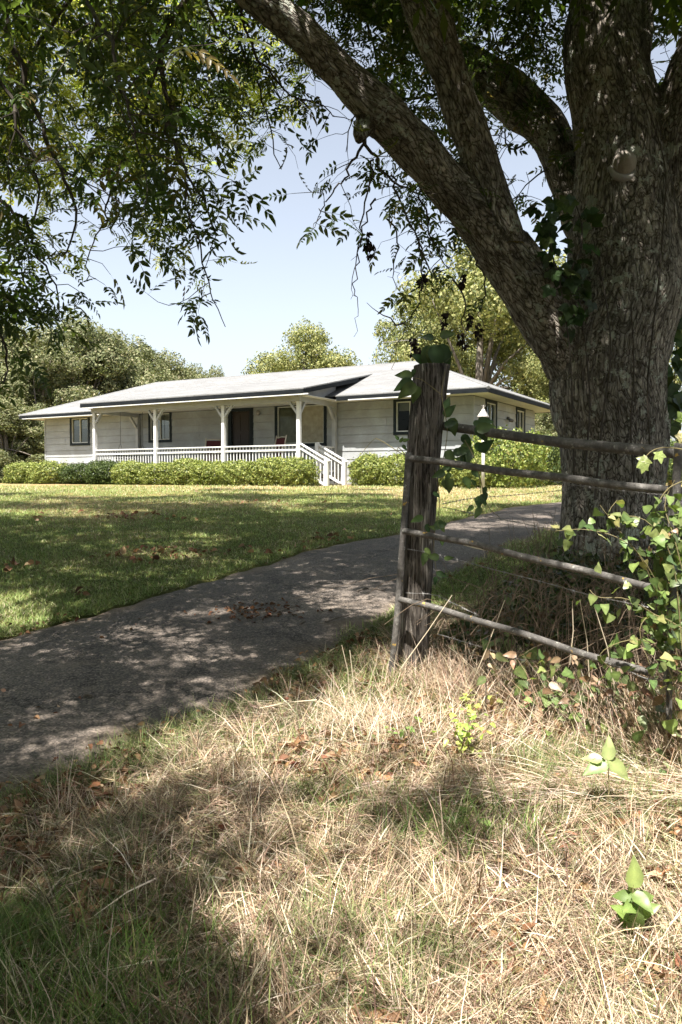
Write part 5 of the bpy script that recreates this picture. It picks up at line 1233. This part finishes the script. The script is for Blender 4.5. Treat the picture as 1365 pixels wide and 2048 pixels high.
# undergrowth in the shade beneath the tree
def inpoly_strip(n_, y0_, y1_): pass
PU = []
while len(PU) < 22000:
    x, y = rng.uniform(.75, 4.2), rng.uniform(4.85, 9.2); s = (x + 1.51) * .868 - (y - 3.5) * .496
    if s < .75 + .25 * float(vnoise(x, y, 2, 8)): continue
    hgt = (.24 + .62 * smooth(.5, 1.35, x) * (1 - .5 * math.exp(-((x - 2.2) / .55) ** 2) * (y < 7.2)) * float(vnoise(x, y, 1.6, 61))) * min(1, (s - .7) * 1.4) * (1.0 if y > 5.8 else .8)
    PU.append((x, y, g1(x, y) + hgt * rng.random() ** .7))
PU = np.array(PU); n_ = len(PU); half = n_ // 2
D = rng.normal(size=(n_, 3)); D[:, 2] -= .2; U = np.array([0, -.3, 1]) + rng.normal(size=(n_, 3)) * .5
V1, F1 = scatter(T_heart, PU[:half], frames(D[:half], U[:half]), rng.uniform(.02, .055, half)); V2, F2 = scatter(T_ov, PU[half:], frames(D[half:], U[half:]), rng.uniform(.03, .09, n_ - half))
C1 = rep(tints(half, [(.04, .06, .022), (.07, .095, .035), (.13, .16, .06), (.15, .10, .06)], [4, 4, 1.4, 1.6]), len(T_heart[0])); C2 = rep(tints(n_ - half, [(.04, .06, .022), (.07, .095, .035), (.13, .16, .06), (.15, .10, .06)], [4, 4, 1.4, 2]), len(T_ov[0]))
ug = np_mesh('undergrowth', np.concatenate([V1, V2]), np.concatenate([F1, F2 + len(V1)]), M_vine, None, np.concatenate([C1, C2])); tag(ug, 'dark tangled undergrowth in the shade around the foot of the big trunk', 'undergrowth', kind='stuff')
us = MB()
for k in range(520):
    x, y = rng.uniform(1.1, 4.0), rng.uniform(5.4, 8.6)
    if (x + 1.51) * .868 - (y - 3.5) * .496 < 1.0: continue
    z = g1(x, y); a = Vector((x, y, z)); t = Vector((rng.normal() * .18, rng.normal() * .18, .3 + .6 * rng.random())); us.tube([a, a + t * .5 + Vector(rng.normal(size=3) * .03), a + t], [.004, .003, .0015], 4, False)
for k in range(460):
    t_ = rng.random(); x = 1.0 + 1.3 * t_ + .25 * rng.normal(); y = 4.95 - .9 * t_ + abs(.5 * rng.normal())
    if (x + 1.51) * .868 - (y - 3.5) * .496 < 1.0: continue
    a = Vector((x, y, g1(x, y))); hh_ = rng.uniform(.15, .65); t = Vector((rng.normal() * .28, rng.normal() * .2, hh_)); P_, r_ = catmull([a, a + Vector((t.x * .25, t.y * .25, hh_ * .7)), a + Vector((t.x * .8, t.y * .8, hh_)), a + Vector((t.x * 1.5, t.y * 1.5, hh_ * .75))], [.003, .0026, .002, .001], 3)
    us.tube(P_, r_, 4, False)
us_o = us.build('undergrowth_stems', rough_mat('dead_stem', (.09, .065, .045), (.27, .20, .14), 5, .85), None); tag(us_o, 'bare brown stems standing in the shaded undergrowth', 'undergrowth', kind='stuff')

# ------------------------------------------------------------------ grasses
B3, B2 = blade(3, .45), blade(2, .3)
def grass(name, label, x, y, length, width, lean, az, cols, T=B3, zoff=0.0, kind='stuff', bendup=True):
    n = len(x); z = G(x, y) + zoff; P = np.stack([x, y, z], 1)
    D = np.stack([np.cos(az) * np.cos(lean), np.sin(az) * np.cos(lean), np.sin(lean)], 1)
    side = np.stack([-np.sin(az), np.cos(az), np.zeros(n)], 1) + rng.normal(size=(n, 3)) * .35
    U = np.cross(D, side); Dn = D / np.linalg.norm(D, axis=1)[:, None]; Rm = frames(Dn, np.where(U[:, 2:3] < 0, -U, U))
    TV, TF = T; Sc = np.stack([length, width, length], 1)
    V = np.einsum('nij,nvj->nvi', Rm, TV[None] * Sc[:, None, :]) + P[:, None, :]
    zg = G(V[..., 0], V[..., 1]) + .002; V[..., 2] = np.maximum(V[..., 2], zg + .0 * V[..., 2])
    F = (TF[None] + (np.arange(n) * len(TV))[:, None, None]).reshape(-1, 4)
    o = np_mesh(name, V.reshape(-1, 3), F, M_grass, None, rep(cols, len(TV))); tag(o, label, 'grass', kind=kind); return o
def sample_view(n, y0_, y1_, p=1.0, margin=.15):
    """points on the ground inside the view wedge, even in the picture for p=1, even on the ground for p=-1"""
    u = rng.random(int(n)); y = (y0_ ** -p + u * (y1_ ** -p - y0_ ** -p)) ** (-1 / p)
    x = rng.uniform(-.5, .5, int(n)) * (y * .87 + margin * 4) ; return x, y
def edge_s(x, y): return (x + 1.51) * .868 - (y - 3.5) * .496
# matted straw of the verge
x, y = sample_view(230000, 1.55, 6.6, .6); dv = dryness(x, y); ins = in_drive(x, y)
k = (ins < -.03) & (edge_s(x, y) > 0) & (rng.random(len(x)) < (.25 + .75 * dv)); x, y, dv = x[k], y[k], dv[k]; n_ = len(x)
flow = 6.283 * vnoise(x, y, .8, 51) + 1.2 * vnoise(x, y, 3, 52); az = flow + rng.normal(size=n_) * .75 + math.pi * (rng.random(n_) < .4)
ln_ = rng.uniform(.05, .17, n_) * (1 + .8 * (rng.random(n_) < .12)); lean = np.abs(rng.normal(size=n_)) * .28 + .03
zo = rng.random(n_) ** 1.3 * .09 * (vnoise(x, y, 5, 53) ** 2 + .15)
cols = tints(n_, [(.51, .405, .295), (.40, .295, .205), (.66, .56, .44), (.21, .135, .095), (.28, .29, .14), (.11, .075, .05)], [4, 3.4, 2.6, 3, 1.4, 2.2], .22)
nc = 2600; ci = rng.integers(0, nc, n_); inc = rng.random(n_) < .5; cidx = rng.integers(0, n_, nc); ccx, ccy = x[cidx], y[cidx]; caz = rng.uniform(0, 6.283, nc); cl_ = rng.uniform(.1, .9, nc)
x = np.where(inc, ccx[ci] + rng.normal(size=n_) * .016, x); y = np.where(inc, ccy[ci] + rng.normal(size=n_) * .016, y)
az = np.where(inc, caz[ci] + rng.normal(size=n_) * .55, az); lean = np.where(inc, np.abs(cl_[ci] + rng.normal(size=n_) * .3), lean); zo = np.where(inc, zo * .3, zo); ln_ = np.where(inc, ln_ * 1.15, ln_)
grass('dry_grass', 'matted pale straw of the verge in the foreground', x, y, ln_, rng.uniform(.0016, .0046, n_) * (1 + .6 * (rng.random(n_) < .2)), lean, az, cols, B2, zo)
# long straw bundles: fence line, mound and combed swathes
def swathe(c, n, dx, dy, az0, azs, l0, l1, lean0, leans, cols_, w=(.0022, .0045), zo=.03):
    x = c[0] + rng.normal(size=n) * dx; y = c[1] + rng.normal(size=n) * dy
    k = in_drive(x, y) < -.05; x, y = x[k], y[k]; n = len(x)
    return [x, y, rng.uniform(l0, l1, n), rng.uniform(*w, n), np.abs(lean0 + rng.normal(size=n) * leans), az0 + rng.normal(size=n) * azs, tints(n, cols_, [1] * len(cols_), .14), rng.random(n) * zo]
STR = [(.58, .49, .39), (.46, .36, .27), (.68, .59, .49), (.36, .26, .18)]; STD = [(.30, .21, .145), (.42, .32, .225), (.18, .115, .075), (.50, .41, .31)]
gh = lambda a, b_: ground_hit(a, b_)[:2]
sw_ = [swathe(gh(1130, 1610), 1500, .33, .06, .25, .18, .25, .5, .05, .12, STR, zo=.06), swathe(gh(1000, 1500), 1200, .2, .09, .9, .25, .2, .45, .15, .2, STR, zo=.05), swathe(gh(1250, 1600), 1500, .25, .12, 2.8, .5, .2, .45, .1, .2, STR, zo=.07),
       swathe(gh(760, 1470), 1100, .24, .12, 1.5, .9, .15, .35, .5, .4, STR), swathe(gh(720, 1735), 500, .28, .03, .0, .12, .2, .4, .03, .06, STR, zo=.03), swathe(gh(1050, 1800), 500, .3, .1, .3, .6, .2, .35, .1, .2, STR),
       swathe(gh(700, 1960), 1300, .3, .08, .4, .4, .15, .3, .15, .2, STR), swathe(gh(1000, 1960), 900, .3, .08, 2.2, .6, .12, .3, .15, .2, STR), swathe(gh(860, 1370), 900, .2, .10, 1.6, 1.2, .15, .36, .7, .4, STD + STR[:1]), swathe(gh(1000, 1400), 900, .25, .10, 1.2, 1.0, .15, .40, .7, .4, STD + STR[:1]),
       swathe((1.30, 4.0), 560, .22, .14, 1.9, .8, .15, .5, .8, .5, STD + STR[:2], zo=.02), swathe((1.62, 3.75), 520, .14, .14, 1.8, .9, .15, .6, .9, .5, STD + STR[:2], zo=.02), swathe((1.85, 3.6), 260, .14, .12, 1.8, .9, .2, .6, 1.0, .5, STD, zo=.02), swathe((.95, 4.45), 550, .22, .10, 1.6, 1.2, .2, .45, .8, .4, STD + STR[:1], zo=.02)]
cat = [np.concatenate([s[i] for s in sw_]) for i in range(8)]
grass('dry_grass', 'long pale straw stalks bent along the gate and laid in swathes', cat[0], cat[1], cat[2], cat[3], cat[4], cat[5], cat[6], B3, cat[7])
# green blades in the verge
x, y = sample_view(340000, 1.5, 7.5, .5); ins = in_drive(x, y); dv = dryness(x, y); pg = .19 + .9 * (1 - dv) ** 1.1 + .22 * smooth(3.4, 2.6, y) * smooth(-.6, .6, x); pg += .5 * smooth(-.35, -.05, ins)
pg *= .5 + .9 * smooth(.35, .65, vnoise(x, y, 2.2, 55)); k = (ins < -.0) & (edge_s(x, y) > -.05) & (rng.random(len(x)) < pg); x, y = x[k], y[k]; n_ = len(x)
tall = smooth(.45, .75, vnoise(x, y, 1.8, 56)); ln_ = rng.uniform(.03, .09, n_) + .10 * tall * rng.random(n_)
cols = tints(n_, [(.11, .165, .05), (.165, .22, .075), (.25, .285, .12), (.34, .33, .16)], [3, 4, 3, 1.4], .15)
grass('green_grass', 'green blades growing through the straw of the foreground verge', x, y, ln_, rng.uniform(.0022, .004, n_), np.abs(rng.normal(.95, .32, n_)), rng.uniform(0, 6.283, n_), cols, B3)
# tall blades at the lower left corner and by the post
x1_, y1_ = rng.normal(-.75, .28, 1600), rng.normal(1.95, .25, 1600); x2_, y2_ = rng.normal(.2, .16, 240), rng.normal(4.75, .22, 240); x3_, y3_ = rng.normal(.45, .2, 320), rng.normal(2.95, .13, 320)
x, y = np.r_[x1_, x2_, x3_], np.r_[y1_, y2_, y3_]; n_ = len(x)
grass('green_grass', 'tall dark green grass tuft at the lower left corner', x, y, rng.uniform(.12, .27, n_), rng.uniform(.003, .0055, n_), rng.normal(1.15, .22, n_), rng.uniform(0, 6.283, n_), tints(n_, [(.09, .15, .035), (.14, .20, .05), (.24, .27, .10)], [3, 3, 1]), B3)
# lawn across the driveway and around it
x, y = sample_view(260000, 5.2, 24, .9, .4); ins = in_drive(x, y); dv = dryness(x, y); k = (ins < .07 * rng.random(len(x))) & ((edge_s(x, y) < 0) | (y > 6.4)) & (rng.random(len(x)) < .95); x, y, dv = x[k], y[k], dv[k]; n_ = len(x)
tall = smooth(.5, .8, vnoise(x, y, 1.3, 58)); edge_t = smooth(-.3, -.02, in_drive(x, y))
ln_ = (rng.uniform(.025, .055, n_) + .035 * tall * rng.random(n_) + .05 * edge_t * rng.random(n_)) * (1 + .03 * (y - 6))
gc = tints(n_, [(.15, .215, .065), (.22, .285, .09), (.31, .36, .14)], [3, 4, 2], .14); dc = tints(n_, [(.46, .42, .28), (.38, .36, .20)], [1, 1], .14); kk = rng.random(n_) < dv * .75
cols = np.where(kk[:, None], dc, gc)
grass('lawn_grass', 'short green lawn blades between the driveway and the hedge', x, y, ln_, rng.uniform(.003, .005, n_) * (.6 + .13 * y), np.abs(rng.normal(.85, .35, n_)), rng.uniform(0, 6.283, n_), cols, B2)
# a few single seed stalks standing by the post
ss = MB()
for (a, b_, c, d, Y) in [(660, 1480, 668, 1345, 4.4), (700, 1400, 684, 1290, 4.5), (668, 1400, 665, 1350, 4.4), (930, 1400, 1010, 1200, 4.5), (770, 1440, 740, 1330, 4.5), (800, 1340, 905, 1190, 4.55), (1140, 1330, 1145, 1200, 4.2), (1180, 1370, 1160, 1200, 4.2), (1230, 1380, 1190, 1215, 4.0), (632, 1490, 634, 1400, 4.1), (634, 1400, 520, 1416, 4.1), (640, 1402, 690, 1436, 4.1), (720, 1560, 700, 1300, 4.1), (855, 1370, 850, 1310, 4.7), (735, 1380, 760, 1290, 4.6)]:
    p, q = at(a, b_, Y), at(c, d, Y - .05); m_ = p.lerp(q, .5) + Vector((.012, 0, .01)); ss.tube([p, m_, q], [.0032, .0026, .0018], 5, False)
so2 = ss.build('dry_stalks', None, None); so2.data.materials.append(rough_mat('straw_stalk', (.48, .40, .28), (.66, .58, .44), 12, .8)); tag(so2, 'tall single dry stalks standing over the straw near the post', 'grass', kind='stuff')

# ------------------------------------------------------------------ fallen leaves and sticks
def litter(n, y0_, y1_, size, mask, label, p=.8):
    x, y = sample_view(n, y0_, y1_, p, .4); k = mask(x, y); x, y = x[k], y[k]; n_ = len(x)
    T = ovate(.30, .20, 3, .35); P = np.stack([x, y, G(x, y) + .014 + .035 * rng.random(n_)], 1)
    D = rng.normal(size=(n_, 3)); D[:, 2] *= .35; V, F = scatter(T, P, frames(D, np.array([0, 0, 1]) + rng.normal(size=(n_, 3)) * .6), rng.uniform(*size, n_))
    o = np_mesh('leaf_litter', V, F, M_litter, None, rep(tints(n_, [(.20, .10, .055), (.30, .18, .10), (.12, .06, .035), (.40, .28, .18)], [3, 3, 2, 1.5], .18), len(T[0]))); tag(o, label, 'fallen leaves', kind='stuff')
clump = lambda x, y, t, sc=1.6, sd=71: vnoise(x, y, sc, sd) + .5 * vnoise(x, y, sc * 4, sd + 1) > t
litter(26000, 1.6, 6.5, (.022, .065), lambda x, y: (edge_s(x, y) > .12) & clump(x, y, .74), 'curled brown leaves lying in the straw of the verge', .5)
litter(9000, 5.5, 24, (.05, .13), lambda x, y: (in_drive(x, y) < -.02) & (edge_s(x, y) < .3) & clump(x, y, 1.12, .8), 'brown leaves scattered over the lawn')
litter(1500, 3.3, 15, (.025, .07), lambda x, y: (in_drive(x, y) > 0) & clump(x, y, 1.12, 1.1, 75), 'brown leaves scattered over the driveway')
litter(5000, 3.3, 13, (.02, .05), lambda x, y: (np.abs(in_drive(x, y) + .02) < .12) & clump(x, y, .85, 2, 78), 'brown leaves gathered along the driveway edges')
# leaf heap on the drive
hx, hy = ground_hit(520, 1228)[:2]; n_ = 130; x = hx + rng.normal(size=n_) * .22; y = hy + rng.normal(size=n_) * .16; T = ovate(.30, .20, 3, .35)
V, F = scatter(T, np.stack([x, y, G(x, y) + .025 + .012 * rng.random(n_)], 1), frames(rng.normal(size=(n_, 3)) * np.array([1, 1, .2]), np.array([0, 0, 1]) + rng.normal(size=(n_, 3)) * .4), rng.uniform(.02, .06, n_))
o = np_mesh('leaf_pile', V, F, M_litter, None, rep(tints(n_, [(.20, .10, .055), (.12, .06, .035)], [1, 1]), len(T[0]))); tag(o, 'small drift of brown leaves in the middle of the driveway', 'fallen leaves', kind='stuff')
M_stick = rough_mat('fallen_stick_bark', (.10, .08, .065), (.24, .20, .17), 14, .9)
for (lab, pts, r) in [('crooked dark stick lying beside the leaf drift on the driveway', [(540, 1240), (562, 1228), (592, 1218)], .010), ('pale short stick on the driveway near its left side', [(165, 1403), (190, 1400)], .009),
                      ('curved twig on the driveway beyond the leaf drift', [(715, 1188), (740, 1182), (768, 1186)], .008), ('thin twig on the driveway near its right side', [(652, 1250), (675, 1243), (700, 1236)], .006), ('small pale stick on the driveway right of the leaf drift', [(600, 1254), (612, 1249)], .009)]:
    P = [ground_hit(a, b_) + Vector((0, 0, .028)) for a, b_ in pts]; o0 = P[0].copy(); mb = MB(); Q, rr = catmull([p - o0 for p in P], [r * (1 - .4 * i / len(P)) for i in range(len(P))], 4); Q = [q + Vector(rng.normal(size=3) * .004) for q in Q]
    mb.tube(Q, rr, 7); ob = mb.build('stick', M_stick, None, True); ob.location = o0; tag(ob, lab, 'stick', 'sticks fallen on the driveway')
for kpi in (0, 1, 2, 3): pass
